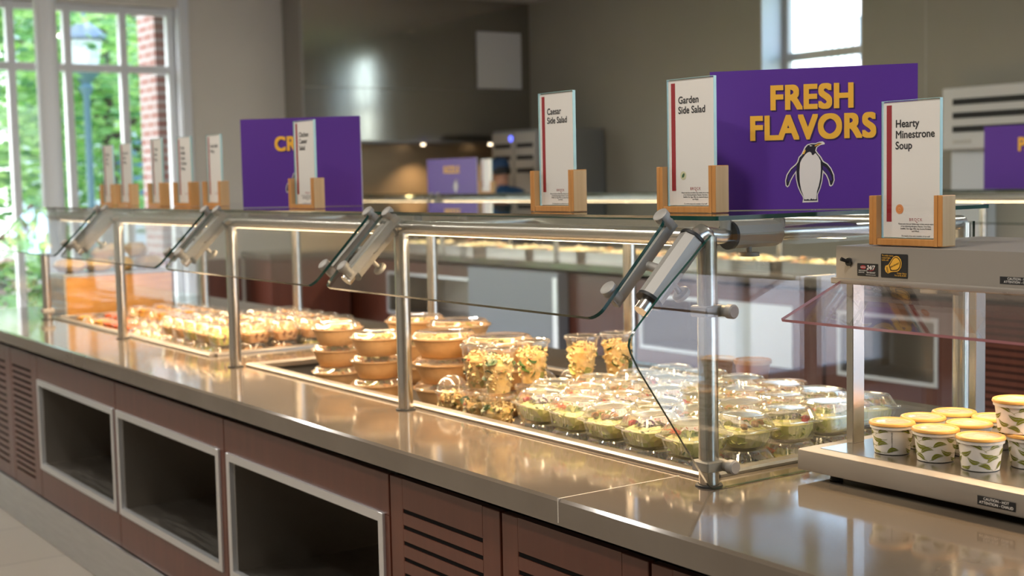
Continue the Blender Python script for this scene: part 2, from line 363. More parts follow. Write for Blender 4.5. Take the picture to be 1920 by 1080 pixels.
structure(B().box(XL, XR, YF - .2, YF, 0, CEIL).done('wall_front', 'wall_light'))
structure(B().box(-4.752, -4.745, YB - .004, YB, 0, CEIL).done('trim_1', 'grey_metal'))
# big window: mullions, transoms, jamb trim, pane
w = B()
for y in (2.87, 2.41, 1.89, 1.385, .87, .36, -.65, -1.25):
    w.box(XL - .16, XL - .08, y - .035, y + .035, WZ0, WZ1, 0, .006)
for z in (WZ0 + .04, 2.665, WZ1 - .04):
    w.box(XL - .155, XL - .085, WY0, WY1, z - .035, z + .035, 0, .006)
o = structure(w.done('window_1', 'trim_white'))
B().box(XL - .125, XL - .115, WY0, WY1, WZ0, WZ1).done('pane', 'window_glass', o)
w = B().box(XL - .05, XL + .02, WY1, WY1 + .10, 0, WZ1 + .1, 0, .005).box(XL - .08, XL, WY1 - .012, WY1, WZ0, WZ1)
structure(w.done('trim_2', 'trim_white'))
# small window in the back wall
w = B()
for a, b in ((BX0, BX0 + .07), (BX1 - .07, BX1)): w.box(a, b, YB + .26, YB + .33, BZ0, BZ1, 0, .006)
for z in (BZ0 + .035, 2.58, BZ1 - .035): w.box(BX0, BX1, YB + .265, YB + .325, z - .035, z + .035, 0, .006)
o = structure(w.done('window_2', 'grey_metal'))
B().box(BX0, BX1, YB + .29, YB + .30, BZ0, BZ1).done('pane', 'window_glass', o)
w = B().box(BX0, BX0 + .012, YB, YB + .26, BZ0, BZ1).box(BX1 - .012, BX1, YB, YB + .26, BZ0, BZ1).box(BX0, BX1, YB, YB + .26, BZ0, BZ0 + .012)
structure(w.done('trim_3', 'trim_white'))
tag(B().cyl((-8.67, 1.175, 0), (-8.67, 1.175, CEIL), .085, 32).done('round_column', 'trim_white'), 'slim white round column standing before the big window', 'column')
for i, (x, y) in enumerate(ADDED_CEIL_LIGHTS):
    t = thing('added_ceiling_light', 'added round ceiling downlight out of view, with a white trim ring', 'ceiling light', (x, y, CEIL), 0, 'added ceiling downlights')
    if i == 0:
        b = B().lathe([(.15, -.001), (.19, -.001), (.185, -.012), (.15, -.012)]); c0 = b.done('trim_ring', 'white_plastic', t)
        c1 = B().lathe([(.001, -.02), (.15, -.02), (.15, 0)]).done('diffuser', 'lamp_glow', t)
    else:
        for c in (c0, c1):
            k = c.copy(); COL.objects.link(k); k.parent = t

# ------------------------------------------------------------------ front serving counter
TOP, UND = .90, .845
WELLS = [(-4.80, -2.80), (-2.42, -.06)]; WYA, WYB = .055, .775
b = B(); x0, x1 = -5.62, 2.6; fy, by = -.31, 1.14
b.prism([(fy, UND), (fy, TOP - .006), (fy + .006, TOP), (WYA, TOP), (WYA, UND)], 'x', x0, x1, 0)
b.box(x0, x1, WYB, by, UND, TOP)
xs = [x0] + [v for w_ in WELLS for v in w_] + [x1]
for a, c in zip(xs[::2], xs[1::2]): b.box(a, c, WYA, WYB, UND, TOP)
ct = thing('countertop', 'long polished tan stone countertop on the dark red wood serving counter', 'countertop', (0, 0, 0))
b.done('slab', 'quartz', ct)
B().box(-.112, -.109, fy - .0004, .02, TOP - .05, TOP + .0004).done('joint_line', 'joint', ct)
# cabinets below: fronts on the plane y = -.27
PZ0, PZ1, PY = .18, .815, -.27
def opening_cabinet(x0, x1, ox0, ox1, label, y=PY, back=.55, group=None, shade='cubby_steel', oz0=.318, oz1=.708):
    t = thing('display_cabinet', label, 'cabinet', ((x0 + x1) / 2, y, 0), 0, group); cx = (x0 + x1) / 2
    g = .0025; a, c, p_, q = x0 - cx + g, x1 - cx - g, ox0 - cx, ox1 - cx
    b = B().box(a, c, 0, .02, PZ0, oz0, 0, .0015).box(a, c, 0, .02, oz1, PZ1, 0, .0015).box(a, p_, 0, .02, oz0, oz1).box(q, c, 0, .02, oz0, oz1)
    b.done('front_panel', 'cherry', t)
    b = B(); f = .020
    b.box(p_ - .004, p_ + f, -.008, .012, oz0 - .004, oz1 + .004, 0, .0015).box(q - f, q + .004, -.008, .012, oz0 - .004, oz1 + .004, 0, .0015)
    b.box(p_ + f - .002, q - f + .002, -.008, .012, oz0 - .004, oz0 + f).box(p_ + f - .002, q - f + .002, -.008, .012, oz1 - f, oz1 + .004)
    b.done('metal_frame', 'frame_alu', t)
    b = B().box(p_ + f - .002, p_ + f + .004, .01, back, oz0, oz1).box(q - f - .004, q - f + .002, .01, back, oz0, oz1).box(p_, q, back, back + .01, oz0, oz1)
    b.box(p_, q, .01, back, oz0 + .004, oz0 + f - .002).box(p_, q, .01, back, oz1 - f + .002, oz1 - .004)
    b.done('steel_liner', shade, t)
    B().box(a, c, .0205, .04, PZ0, PZ0 + .02).done('bottom_rail', 'dark_grey', t); B().box(a, c, .0205, back, PZ1 - .01, PZ1).done('top_board', 'dark_grey', t)
    return t
def louver_cabinet(x0, x1, sx0, sx1, label, y=PY, n=13, z0=.25, z1=.735, group=None):
    t = thing('louver_cabinet', label, 'cabinet', ((x0 + x1) / 2, y, 0), 0, group); cx = (x0 + x1) / 2
    g = .0025; a, c = x0 - cx + g, x1 - cx - g; s0, s1 = sx0 - cx, sx1 - cx
    b = B(); h = .011; step = (z1 - z0) / (n - 1); z = PZ0
    for k in range(n):
        zc = z0 + k * step
        b.box(s0, s1, 0, .02, z, zc - h / 2); z = zc + h / 2
    b.box(s0, s1, 0, .02, z, PZ1)
    b.box(a, s0, 0, .02, PZ0, PZ1, 0, .0015).box(s1, c, 0, .02, PZ0, PZ1, 0, .0015)
    b.done('slotted_panel', 'cherry', t)
    b = B().box(a, c, .0205, .05, PZ0, PZ1)
    for k in range(n): b.box(s0, s1, .0025, .0205, z0 + k * step - h / 2 + .0002, z0 + k * step + h / 2 - .0002)  # black strips fill the slots in place of the shade inside
    b.done('slot_shade_backing', 'slot_shade', t)
    return t
louver_cabinet(-5.35, -4.46, -5.2, -4.56, 'dark red louvered cabinet at the far left end of the counter', n=16)
louver_cabinet(-4.46, -4.02, -4.43, -4.12, 'narrow dark red louvered cabinet left of the farthest open cabinet', n=18)
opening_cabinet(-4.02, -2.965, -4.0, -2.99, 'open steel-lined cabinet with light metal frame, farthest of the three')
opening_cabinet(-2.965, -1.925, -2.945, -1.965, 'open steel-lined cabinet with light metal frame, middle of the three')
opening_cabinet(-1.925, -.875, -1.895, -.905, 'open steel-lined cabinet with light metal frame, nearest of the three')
louver_cabinet(-.872, -.380, -.808, -.452, 'dark red cabinet with black slots right of the nearest open cabinet')
louver_cabinet(-.376, .122, -.312, .04, 'dark red slotted cabinet second right of the open cabinets, bottom edge')
louver_cabinet(.126, .62, .19, .55, 'dark red slotted cabinet cut off at the bottom right, under the warmer')
louver_cabinet(.624, 1.40, .72, 1.30, 'dark red slotted cabinet beneath the right part of the soup warmer')
louver_cabinet(1.404, 2.2, 1.50, 2.10, 'dark red slotted cabinet at the right end of the front counter')
b = B().box(-5.35, 2.2, -.285, -.275, .002, .178); tag(b.done('kick_plate', 'kick_steel'), 'brushed steel kick plate along the foot of the front counter', 'kick plate')
b = B().box(-5.35, 2.2, .83, 1.05, .0, UND).box(-5.35, 2.2, -.26, .55, 0, .17).box(-5.35, 2.2, -.22, -.20, .815, .843); tag(b.done('counter_base', 'dark_grey'), 'dark base structure carrying the front counter behind its cabinets', 'counter base')

# drop-in wells
def well(x0, x1, label, zf=.84, riser=None):
    t = thing('food_well', label, 'food well', ((x0 + x1) / 2, WYA, TOP)); c = (x0 + x1) / 2; a, q = x0 - c, x1 - c; h = WYB - WYA
    b = B(); r = .028
    # rolled rim sitting on the stone
    prof = [(-.020, .0005), (-.020, .006), (-.014, .011), (.010, .012), (.016, .006), (.016, -.01)]
    for (sx, sy) in ((1, 0),):
        b.prism([(u, v) for u, v in prof] + [(0, -.01), (0, .0005)], 'x', a - .02, q + .02)
        b.prism([(h - u, v) for u, v in prof] + [(h, -.01), (h, .0005)], 'x', a - .02, q + .02)
    b.prism([(a + u, v) for u, v in prof] + [(a, -.01), (a, .0005)], 'y', .0, h)
    b.prism([(q - u, v) for u, v in prof] + [(q, -.01), (q, .0005)], 'y', .0, h)
    b.done('rim', 'steel_dull', t)
    d = zf - TOP
    b = B().box(a, q, 0, h, d - .004, d).box(a, a + .003, 0, h, d, -.004).box(q - .003, q, 0, h, d, -.004).box(a, q, 0, .003, d, -.004).box(a, q, h - .003, h, d, -.004)
    b.done('pan', 'dark_grey', t)
    for (rx0, rx1, ry0, ry1, rz) in riser or []:
        B().box(rx0 - c, rx1 - c, ry0 - WYA, ry1 - WYA, d + .0005, rz - TOP).done('riser', 'dark_grey', t)
    return t
well(WELLS[0][0], WELLS[0][1], 'steel rimmed food well of boxed snacks at the far left', .85, [(-4.79, -3.475, .325, .765, .875)])
well(WELLS[1][0], WELLS[1][1], 'steel rimmed food well holding bowls, cups and salads', .84, [(-.955, -.262, .207, .765, .910)])
B().box(-1.22, -.03, .016, .019, TOP, TOP + .0006).done('seam_line', 'black', ct)

# ------------------------------------------------------------------ sneeze guard of the front counter
def guard(label, posts, yr, y0=0., zs=1.453, right_end=True, left_end=True, shelf_x=None, detail=True, ground=TOP, panels=True):
    t = thing('sneeze_guard', label, 'sneeze guard', (0, y0, 0))
    zp = zs - .034; r = .021
    for k, x in enumerate(posts):
        b = B().cyl((x, 0, ground + .0005), (x, 0, zp), r, 24); b.done('post', 'steel', t)
        B().lathe([(r + .001, .0005), (r + .008, .0005), (r + .007, .004), (r + .001, .005)], (x, 0, ground), 24).done('post_collar', 'black_rubber', t)
        b = B().cyl((x, yr, ground + .0005), (x, yr, zp), r, 20); b.done('post', 'steel', t)
        # elbow and sloping arm towards the customer, cross pipe towards the staff side
        el = [(x, .0, zp - .03), (x, .0, zp - .008), (x, -.004, zp + .004), (x, -.014, zp + .008), (x, -.026, zp + .002), (x, -.05, zp - .022)]
        B().tube(el, r * .92, 20).done('elbow', 'steel', t)
        B().tube([(x, -.012, zp + .002), (x, 0, zp + .004), (x, .03, zp), (x, yr + .0, zp)], r * .80, 18).done('cross_pipe', 'steel', t)
        u = Vector((0, -.707, -.707)); nrm = Vector((0, -.707, .707))
        a = Vector((x, -.040, zp - .004)); e = a + u * .165
        if detail:
            B().tube([a, a + u * .012, e - u * .012, e], .027, 8).done('arm_sleeve', 'aluminium', t)
            B().cyl(a - u * .004, a + u * .003, .0285, 20).done('sleeve_gasket', 'black_rubber', t); B().cyl(e - u * .003, e + u * .004, .0285, 20).done('sleeve_gasket', 'black_rubber', t)
            B().cyl(e, e + u * .03, .016, 18).done('arm_tip', 'steel', t)
            kk = a + u * .10 - nrm * .03
            B().cyl(a + u * .10 - nrm * .02, kk - nrm * .02, .006, 12).tube([kk - nrm * .018, kk - nrm * .022, kk - nrm * .03, kk - nrm * .033], .02, 18, 0, [.014, .019, .019, .014]).done('thumb_screw', 'aluminium', t)
        # bracket bar with glass clamps on both neighbouring panes
        c0 = a + nrm * .045 + u * -.01; c1 = a + nrm * .045 + u * .19
        for sx in ((-1, 1) if k < len(posts) - 1 else (-1,)):
            if k == 0 and sx < 0: continue
            xx = sx * .055
            bb = B(); w2 = Vector((.008, 0, 0))
            d0, d1 = c0 + Vector((xx, 0, 0)) - nrm * .018, c1 + Vector((xx, 0, 0)) - nrm * .018
            bb.hull([d0 + s * w2 + q * .011 * nrm - u * .012 for s in (-1, 1) for q in (-1, 1)] + [d1 + s * w2 + q * .011 * nrm + u * .012 for s in (-1, 1) for q in (-1, 1)])
            bb.cyl(a + u * .09, a + u * .09 + Vector((xx, 0, 0)) + nrm * .018, .010, 12)
            bb.done('bracket', 'aluminium', t)
            for c in (c0, c1):
                q = c + Vector((xx, 0, 0))
                bb = B().cyl(q - nrm * .02, q + nrm * .006, .013, 18)
                bb.tube([q + nrm * .005, q + nrm * .006, q + nrm * .018, q + nrm * .020], .017, 20, 0, [.014, .017, .017, .014]); bb.done('glass_clamp', 'aluminium', t)
    xa, xb = posts[0], posts[-1]
    B().cyl((xa, 0, zp), (xb, 0, zp), r * .85, 20).done('front_rail', 'steel_x', t)
    B().cyl((xa, yr, zp), (xb, yr, zp), r * .85, 16).done('rear_rail', 'steel_x', t)
    for yl in (.075, .50):
        hb = B().prism([(yl - .05, zp - .022), (yl - .045, zp + .012), (yl + .045, zp + .012), (yl + .05, zp - .022)], 'x', xa + .03, xb - .03); hh = hb.done('light_housing', 'steel_x', t)
        B().box(xa + .08, xb - .08, yl - .012, yl + .012, zp - .0265, zp - .0225).done('light_strip', 'led', hh)
    # glass shelf on stand-offs
    sx0, sx1 = shelf_x or (xa - .06, xb + .062)
    cuts = [sx0] + [x - .004 for x in posts[1:-1]] + [sx1]
    for a_, c_ in zip(cuts, cuts[1:]):
        b = B().prism(rr(a_ + .002, c_ - .002, -.03, yr + .03, .012), 'z', zs, zs + .009, 0, 1); b.done('shelf_glass', ['glass_shelf', 'glass_edge'], t)
    for x in posts:
        for yy in (.055, .21, .60):
            B().cyl((x, yy, zp), (x, yy, zs - .004), .013, 14).cyl((x, yy, zs - .004), (x, yy, zs + .0005), .011, 14).done('stand_off', 'aluminium', t)
    if panels:
        u = Vector((-.707, -.707)); top = Vector((-.055 - .018, zs - .004 + .012)); bot = Vector((-.262, 1.266)); dv = (bot - top).normalized(); nv = Vector((dv.y, -dv.x)) * .004
        for a_, c_ in zip(posts, posts[1:]):
            L = (bot - top).length; out = rr(a_ + .035, c_ - .035, 0, L, .028, 5)
            b = B(); lo = []; hi = []
            for X, s in out:
                q = top + dv * s
                lo.append((X, q.x - nv.x, q.y - nv.y)); hi.append((X, q.x + nv.x, q.y + nv.y))
            v0 = [b.bm.verts.new(p_) for p_ in lo]; v1 = [b.bm.verts.new(p_) for p_ in hi]
            b.bm.faces.new(v0); b.bm.faces.new(v1[::-1]); b._m(0); n = len(v0)
            for i in range(n): b.bm.faces.new((v0[i], v0[(i + 1) % n], v1[(i + 1) % n], v1[i]))
            b._m(1)
            b.done('front_glass', ['glass', 'glass_edge'], t)
    ends = ([(posts[-1], 1)] if right_end else []) + ([(posts[0], -1)] if left_end else [])
    for xe, sg in ends:
        prof = [(-.02, zs - .03), (-.155, zs - .142), (-.222, zs - .205), (-.236, zs - .222), (-.239, zs - .236), (-.234, zs - .252), (-.215, zs - .285), (-.034, ground + .012), (-.024, ground + .004), (-.01, ground + .002), (yr, ground + .002), (yr, zs - .03)]
        b = B().prism(prof, 'x', xe + sg * .030, xe + sg * .037, 0, 1); b.done('end_glass', ['glass', 'glass_edge'], t)
        if detail:
            for z, yk in ((zs - .187, .0), (ground + .044, .0), (zs - .187, yr - .1)):
                b = B().box(xe - .024, xe + .026, yk - .027, yk + .030, z - .0115, z + .0115, 0, .003)
                x3 = xe + sg * .04
                b.cyl((xe + sg * .02, yk + .022, z), (x3, yk + .022, z), .012, 16); b.tube([(x3 - sg * .003, yk + .022, z), (x3, yk + .022, z), (x3 + sg * .014, yk + .022, z), (x3 + sg * .017, yk + .022, z)], .014, 20, 0, [.012, .015, .015, .012])
                b.done('end_clamp', 'aluminium', t)
    if detail and right_end:
        x = posts[-1]
        B().tube([(x, .065, zp), (x, .068, zp), (x, .195, zp), (x, .198, zp)], .028, 8).done('light_sleeve', 'aluminium', t)
        B().cyl((x, .058, zp), (x, .066, zp), .030, 20).done('sleeve_gasket', 'black_rubber', t)
        B().cyl((x, .12, zp - .02), (x, .12, zp - .038), .006, 12).cyl((x, .12, zp - .038), (x, .12, zp - .046), .022, 20).done('thumb_screw', 'aluminium', t)
    return t
POSTS = [-4.777, -3.65, -2.445, -1.246, 0.0]
guard('glass and steel sneeze guard spanning the food on the front counter', POSTS, .83)

# ------------------------------------------------------------------ menu cards in bamboo holders
SH = 1.4625
CW, CH = .148, .282
FINE = ['Please note that our dishes may contain one or more', 'of the following allergens: Peanuts, Tree Nuts,', 'Shellfish, Fish, Eggs, Milk, Soy, Sesame Products', 'and Wheat.', 'If in doubt please ask a member of our staff']
holder0 = None
def holder(x, y, z, rz, label):
    global holder0
    if holder0 is None:
        t = thing('card_holder', label, 'sign holder', (x, y, z), rz, 'bamboo holders for the menu cards'); holder0 = t
        B().box(-.0725, .0725, -.02, .02, .0005, .014, 0, .001).done('base_bar', 'bamboo', t)
        for s in (-1, 1):
            b = B()
            X0, X1, X2 = s * .0725, s * .081, s * .093
            b.box(min(X1, X2), max(X1, X2), -.021, .021, .0005, .103, 0, .0015)
            for y0_, y1_ in ((-.021, -.006), (.006, .021)): b.box(min(X0, X1), max(X0, X1), y0_, y1_, .0005, .1028)
            bm_ = b.bm
            bm_.faces.ensure_lookup_table(); bm_.normal_update()
            for f in bm_.faces: f.material_index = 1 if abs(f.normal.x) > .8 else 0
            b.n = len(bm_.faces)
            b.done('upright', ['bamboo', 'bamboo_side'], t)
        return t
    return dup(holder0, (x, y, z), rz, label)
def card(x, y, z, rz, title, label, icon=None, hh=.0128, sx=1., fine=True):
    t = thing('menu_card', label, 'menu card', (x, y, z + .0145), rz, 'menu cards in bamboo holders')
    b = B().box(-CW / 2, CW / 2, -.0045, .0045, 0, CH, 0, .0006)
    bm_ = b.bm; bm_.normal_update()
    for f in bm_.faces: f.material_index = 0 if abs(f.normal.y) > .9 else 1
    b.done('acrylic_sleeve', ['acrylic', 'acrylic_edge'], t)
    pap = B().box(-CW / 2 + .003, CW / 2 - .003, -.0008, .0008, .002, CH - .003).done('paper', 'card_white', t)
    Fm = facing(-CW / 2, -.0012, 0)
    b = B().flat([(.0115, .034), (.0245, .034), (.0245, CH - .009), (.0115, CH - .009)], Fm); b.done('red_stripe', 'card_red', pap)
    b = B(); yy = CH - .042
    for ln in title:
        b.text(ln, facing(-CW / 2 + .034, -.0012, yy - hh), hh * 1.72, 0, .025, sx=.97); yy -= .0222
    b.done('title_lettering', 'ink', pap)
    b = B().text('BROCK', facing(.012, -.0012, .036), .0085, 0, .004, 'CENTER', space=1.25)
    b.tube([(.0125, -.0012, .0355), (.0145, -.0012, .033), (.0165, -.0012, .0335)], .0005, 6); b.done('logo', 'ink_red', pap)
    if fine:
        b = B(); yy = .0285
        for i, ln in enumerate(FINE):
            if i == 4: yy -= .005
            b.text(ln, facing(.012, -.0012, yy), .0046, 0, .006, 'CENTER', sx=.88); yy -= .0049
        b.done('small_print', 'ink', pap)
    if icon == 'leaf':
        F2 = facing(-CW / 2 + .048, -.0012, .068)
        b = B().disc(.0095, F2, 0); F3 = facing(-CW / 2 + .048, -.0016, .068)
        b.flat([(-.004, -.0045), (.001, -.004), (.004, 0), (.0045, .005), (0, .0045), (-.0035, .0005)], F3, 1); b.done('leaf_icon', ['icon_cream', 'icon_green'], pap)
    if icon == 'orange':
        F2 = facing(-CW / 2 + .045, -.0012, .060)
        b = B().disc(.0100, F2, 0); F3 = facing(-CW / 2 + .045, -.0016, .060)
        b.ring(.0078, .0084, F3, 1).ring(.0034, .0040, F3, 1)
        for a in range(6): b.flat([(math.cos(a) * .001, math.sin(a) * .001), (math.cos(a + .3) * .0034, math.sin(a + .3) * .0034), (math.cos(a) * .0036, math.sin(a) * .0036)], F3, 1)
        b.done('round_icon', ['icon_orange', 'icon_pale'], pap)
    return t
WZT = 1.392
CARDS = [(-4.56, .27, SH, ['Chicken', 'Salad', 'Wrap'], 'with red stripe, farthest left of the five far cards', None),
         (-4.30, .27, SH, ['Ham and', 'Swiss', 'Wrap'], 'with red stripe, second from left of the five far cards', None),
         (-3.72, .21, SH, ['Turkey', 'Bacon', 'Wrap'], 'with red stripe, middle one of the five far cards', None),
         (-3.50, .25, SH, ['Roast', 'Buffalo', 'Ranch', 'Chicken', 'Wrap'], 'with five-line title, fourth from left of the far cards', None),
         (-3.27, .29, SH, ['Tuna Salad', 'Wrap'], 'with red stripe, rightmost of the five far cards', None),
         (-2.10, .13, SH, ['Chicken', 'Caesar', 'Salad'], 'reading Chicken Caesar Salad, before the smaller purple sign', None),
         (-.66, .115, SH, ['Caesar', 'Side Salad'], 'reading Caesar Side Salad, alone in the middle of the shelf', None),
         (-.185, .13, SH, ['Garden', 'Side Salad'], 'reading Garden Side Salad with a small green leaf badge', 'leaf'),
         (.247, .335, WZT, ['Hearty', 'Minestrone', 'Soup'], 'reading Hearty Minestrone Soup with a round orange badge', 'orange')]
for i, (x, y, z, ti, lb, ic) in enumerate(CARDS):
    rz = (0, .02, -.05, .03, .0, .02, -.02, .03, -.01)[i]
    h = holder(x, y, z, rz, '')
    h['label'] = ['bamboo holder of the farthest left menu card by the window', 'bamboo holder of the second menu card from the window end', 'bamboo holder of the middle far menu card', 'bamboo holder of the fourth far menu card from the left', 'bamboo holder of the far menu card nearest the smaller purple sign',
                  'bamboo holder of the Chicken Caesar Salad card', 'bamboo holder of the Caesar Side Salad card', 'bamboo holder of the Garden Side Salad card', 'bamboo holder of the soup card on top of the food warmer'][i]
    card(x, y, z, rz, ti, 'white menu card ' + lb, ic, .0128 if i > 4 else .011, fine=i > 4)

# ------------------------------------------------------------------ purple signs
PENG_OUT = [(848, 120), (820, 98), (770, 103), (720, 122), (660, 120), (605, 135), (570, 170), (545, 225), (520, 275), (485, 310), (465, 375), (440, 410), (370, 470), (315, 555), (293, 640), (300, 715), (325, 740), (350, 720), (375, 650), (410, 585), (438, 535), (445, 620), (465, 720), (500, 810), (540, 880), (545, 905), (535, 960), (755, 955), (752, 900), (750, 850), (790, 760), (815, 660), (830, 540), (865, 580), (895, 650), (910, 725), (930, 740), (960, 720), (985, 650), (978, 570), (940, 480), (890, 415), (830, 375), (795, 310), (755, 260), (730, 225), (745, 180), (790, 150), (848, 138)]
PENG_BLK = [(812, 122), (770, 115), (720, 135), (660, 133), (612, 148), (583, 180), (560, 232), (533, 285), (498, 318), (478, 382), (450, 422), (380, 482), (328, 562), (306, 642), (312, 705), (328, 722), (342, 705), (362, 645), (400, 575), (452, 500), (458, 620), (478, 715), (513, 803), (552, 878), (556, 935), (742, 935), (740, 880), (740, 845), (778, 755), (803, 655), (818, 500), (878, 572), (908, 645), (922, 712), (935, 722), (952, 705), (972, 648), (965, 575), (928, 488), (880, 425), (820, 388), (782, 318), (742, 268), (716, 228), (730, 175), (780, 143)]
PENG_WHT = [(505, 395), (530, 340), (580, 275), (610, 250), (640, 240), (662, 255), (670, 285), (690, 290), (705, 272), (720, 262), (760, 312), (790, 372), (795, 500), (785, 620), (765, 720), (740, 800), (730, 915), (700, 918), (690, 910), (672, 918), (660, 900), (640, 925), (610, 910), (596, 918), (562, 915), (545, 850), (520, 780), (500, 670), (495, 520)]
WING_L = [(458, 428), (400, 480), (352, 550), (330, 612), (324, 665), (360, 645), (385, 590), (440, 512), (455, 485)]
WING_R = [(820, 438), (870, 472), (918, 540), (943, 600), (950, 645), (925, 660), (905, 610), (870, 552), (822, 490)]
EAR = [(583, 208), (562, 222), (540, 262), (548, 273), (562, 270), (580, 232)]
BEAK = [(708, 155), (765, 128), (812, 124), (775, 140), (715, 168)]
EYE = [(635, 152), (650, 147), (680, 156), (650, 165)]
def penguin(b, M, h, i0):
    k = h / 862
    f = lambda P: [((x - 640) * k, (960 - y) * k) for x, y in P]
    up = lambda d: M @ Matrix.Translation((0, 0, d))
    b.flat(f(PENG_OUT), up(.0003), i0).flat(f(PENG_BLK), up(.0006), i0 + 1).flat(f(PENG_WHT), up(.0009), i0).flat(f(EYE), up(.0009), i0)
    for P in (WING_L, WING_R): b.flat(f(P), up(.0009), i0 + 2)
    for P in (EAR, BEAK): b.flat(f(P), up(.0009), i0 + 3)
def purple_sign(x, y, z, rz, w, h, lines, label, peng=(.49, .05, .43), hcap=.058, top=.10, lead=.068, xoff=0., stand=True, sx=.86):
    t = thing('purple_sign', label, 'sign', (x, y, z), rz)
    b = B().box(-w / 2, w / 2, -.004, .004, .001, h)
    bm_ = b.bm; bm_.normal_update()
    for f in bm_.faces: f.material_index = 0 if abs(f.normal.y) > .9 else 1
    b.n = len(bm_.faces); pn = b.done('board', ['purple', 'sign_edge'], t)
    if stand:
        B().prism([(.004, .001), (.07, .001), (.004, h * .5)], 'x', -.004, .004).done('rear_strut', 'sign_edge', t)
    b = B(); yy = h * (1 - top)
    for ln, s in lines:
        b.text(ln, facing(xoff + .003, -.0046, yy - hcap - .003), hcap * 1.33 * s, 1, .036, 'CENTER', sx=sx, space=1.07)
        b.text(ln, facing(xoff, -.0052, yy - hcap), hcap * 1.33 * s, 0, .036, 'CENTER', sx=sx, space=1.07); yy -= lead
    b.done('lettering', ['sign_yellow', 'sign_shadow'], pn)
    b = B(); penguin(b, facing((peng[0] - .5) * w, -.0046, peng[1] * h), peng[2] * h, 0)
    b.done('penguin_emblem', ['penguin_white', 'penguin_black', 'penguin_purple', 'sign_yellow'], pn)
    return t
ang = math.atan2(.543 - .258, .097 + .26)
purple_sign(-.0815, .4005, SH, ang, .457, .318, [('FRESH', 1), ('FLAVORS', 1)], 'large purple sign reading FRESH FLAVORS above a penguin', top=.105, hcap=.0565, lead=.0675)
purple_sign(-2.46, .29, SH, math.atan2(.317, .342), .463, .325, [('CRA', 1)], 'purple sign reading CR behind the Chicken Caesar card', (.49, .05, .43), top=.195, hcap=.054, lead=.07, xoff=-.036)

# ------------------------------------------------------------------ food packaging
def sq(s, z, n=4., k=48, rib=0.):
    out = []
    for i in range(k):
        a = 2 * PI * i / k; c, d = math.cos(a), math.sin(a)
        r = s / (abs(c) ** n + abs(d) ** n) ** (1 / n)
        if rib and i % 2: r *= 1 - rib
        out.append((r * c, r * d, z))
    return out
def leaf(b, c, size, m, curl=.4):
    """one crumpled leaf: a 3x4 grid with a wavy bend"""
    M = Matrix.Translation(c) @ Matrix.Rotation(random.uniform(0, 2 * PI), 4, 'Z') @ Matrix.Rotation(random.uniform(-1.1, 1.1), 4, 'X') @ Matrix.Rotation(random.uniform(-.8, .8), 4, 'Y')
    ph = random.uniform(0, 6); g = []
    for i in range(5):
        row = []; u = i / 4 - .5; wd = math.cos(u * 2.6) * .62
        for j in range(4):
            v = (j / 3 - .5) * wd * 2
            z = curl * (v * v * 1.2 + .16 * math.sin(7 * u + 5 * v + ph) - u * u * .6)
            row.append(b.bm.verts.new(M @ Vector((u * size, v * size * .8, z * size))))
        g.append(row)
    for i in range(4):
        for j in range(3): b.bm.faces.new((g[i][j], g[i + 1][j], g[i + 1][j + 1], g[i][j + 1]))
    b._m(m)
def chunk(b, c, r, m, squash=.7):
    t = bmesh.new(); bmesh.ops.create_icosphere(t, subdivisions=1, radius=r)
    for v in t.verts: v.co *= random.uniform(.75, 1.15)
    b.add(t, m, Matrix.Translation(c) @ Matrix.Rotation(random.uniform(0, 6), 4, 'Z') @ Matrix.Rotation(random.uniform(0, 3), 4, 'X') @ Matrix.Diagonal((1, random.uniform(.6, 1), squash, 1)))
def spiral(b, c, m, L=.028, r=.0055):
    M = Matrix.Translation(c) @ Matrix.Rotation(random.uniform(0, 6), 4, 'Z') @ Matrix.Rotation(random.uniform(0, 3), 4, 'X')
    rings = []
    for i in range(8):
        a = i * 1.0; rings.append([M @ Vector((math.cos(a + q) * r * e, math.sin(a + q) * r * e, (i / 7 - .5) * L)) for q, e in ((0, 1), (PI / 2, .3), (PI, 1), (3 * PI / 2, .3))])
    b.loft(rings, m)
# --- hinged clear clamshell (0.135 wide, 0.075 tall)
CLAM = ['clear_plastic', 'rib_plastic', 'painted_sheen_plastic']
def clam_base(hh=.040, s0=.050, s1=.058):
    b = B(); K = 80
    b.loft([sq(s0 * .8, .001, 5, K), sq(s0, .002, 5, K), sq(s0 + .002, .007, 5, K)], 0, True, False)
    b.loft([sq(s0 + .002, .007, 5, K, .018), sq(s1, hh - .006, 5, K, .018)], 0, False, False)
    b.loft([sq(s1, hh - .006, 5, K), sq(s1 + .001, hh, 5, K)], 0, False, False)
    b.loft([sq(s1 + .001, hh, 5, K), sq(.0665, hh + .0008, 6, K), sq(.0672, hh + .0022, 6, K), sq(.0668, hh + .0034, 6, K)], 1, False, False)
    b.box(-.014, .014, -.074, -.066, hh + .0008, hh + .0026, 1)
    return b
def clam_lid(hh=.040, top=.074):
    b = B(); K = 80
    b.loft([sq(.0668, hh + .0036, 6, K), sq(.0665, hh + .0052, 6, K), sq(.0605, hh + .0056, 5, K)], 1, False, False)
    b.loft([sq(.0605, hh + .0056, 5, K), sq(.0585, hh + .011, 4.6, K)], 0, False, False)
    b.loft([sq(.0585, hh + .011, 4.6, K, .07), sq(.0515, top - .005, 3.4, K, .07)], 1, False, False)
    b.loft([sq(.0515, top - .005, 3.4, K), sq(.0495, top - .0008, 3., K), sq(.0475, top, 2.8, K), sq(.0455, top - .001, 2.7, K)], 1, False, False)
    b.loft([sq(.0455, top - .001, 2.7, K), sq(.044, top - .0035, 2.6, K), sq(.03, top - .0028, 2.4, K), sq(.01, top - .0024, 2, K)], 2, False, True)
    return b
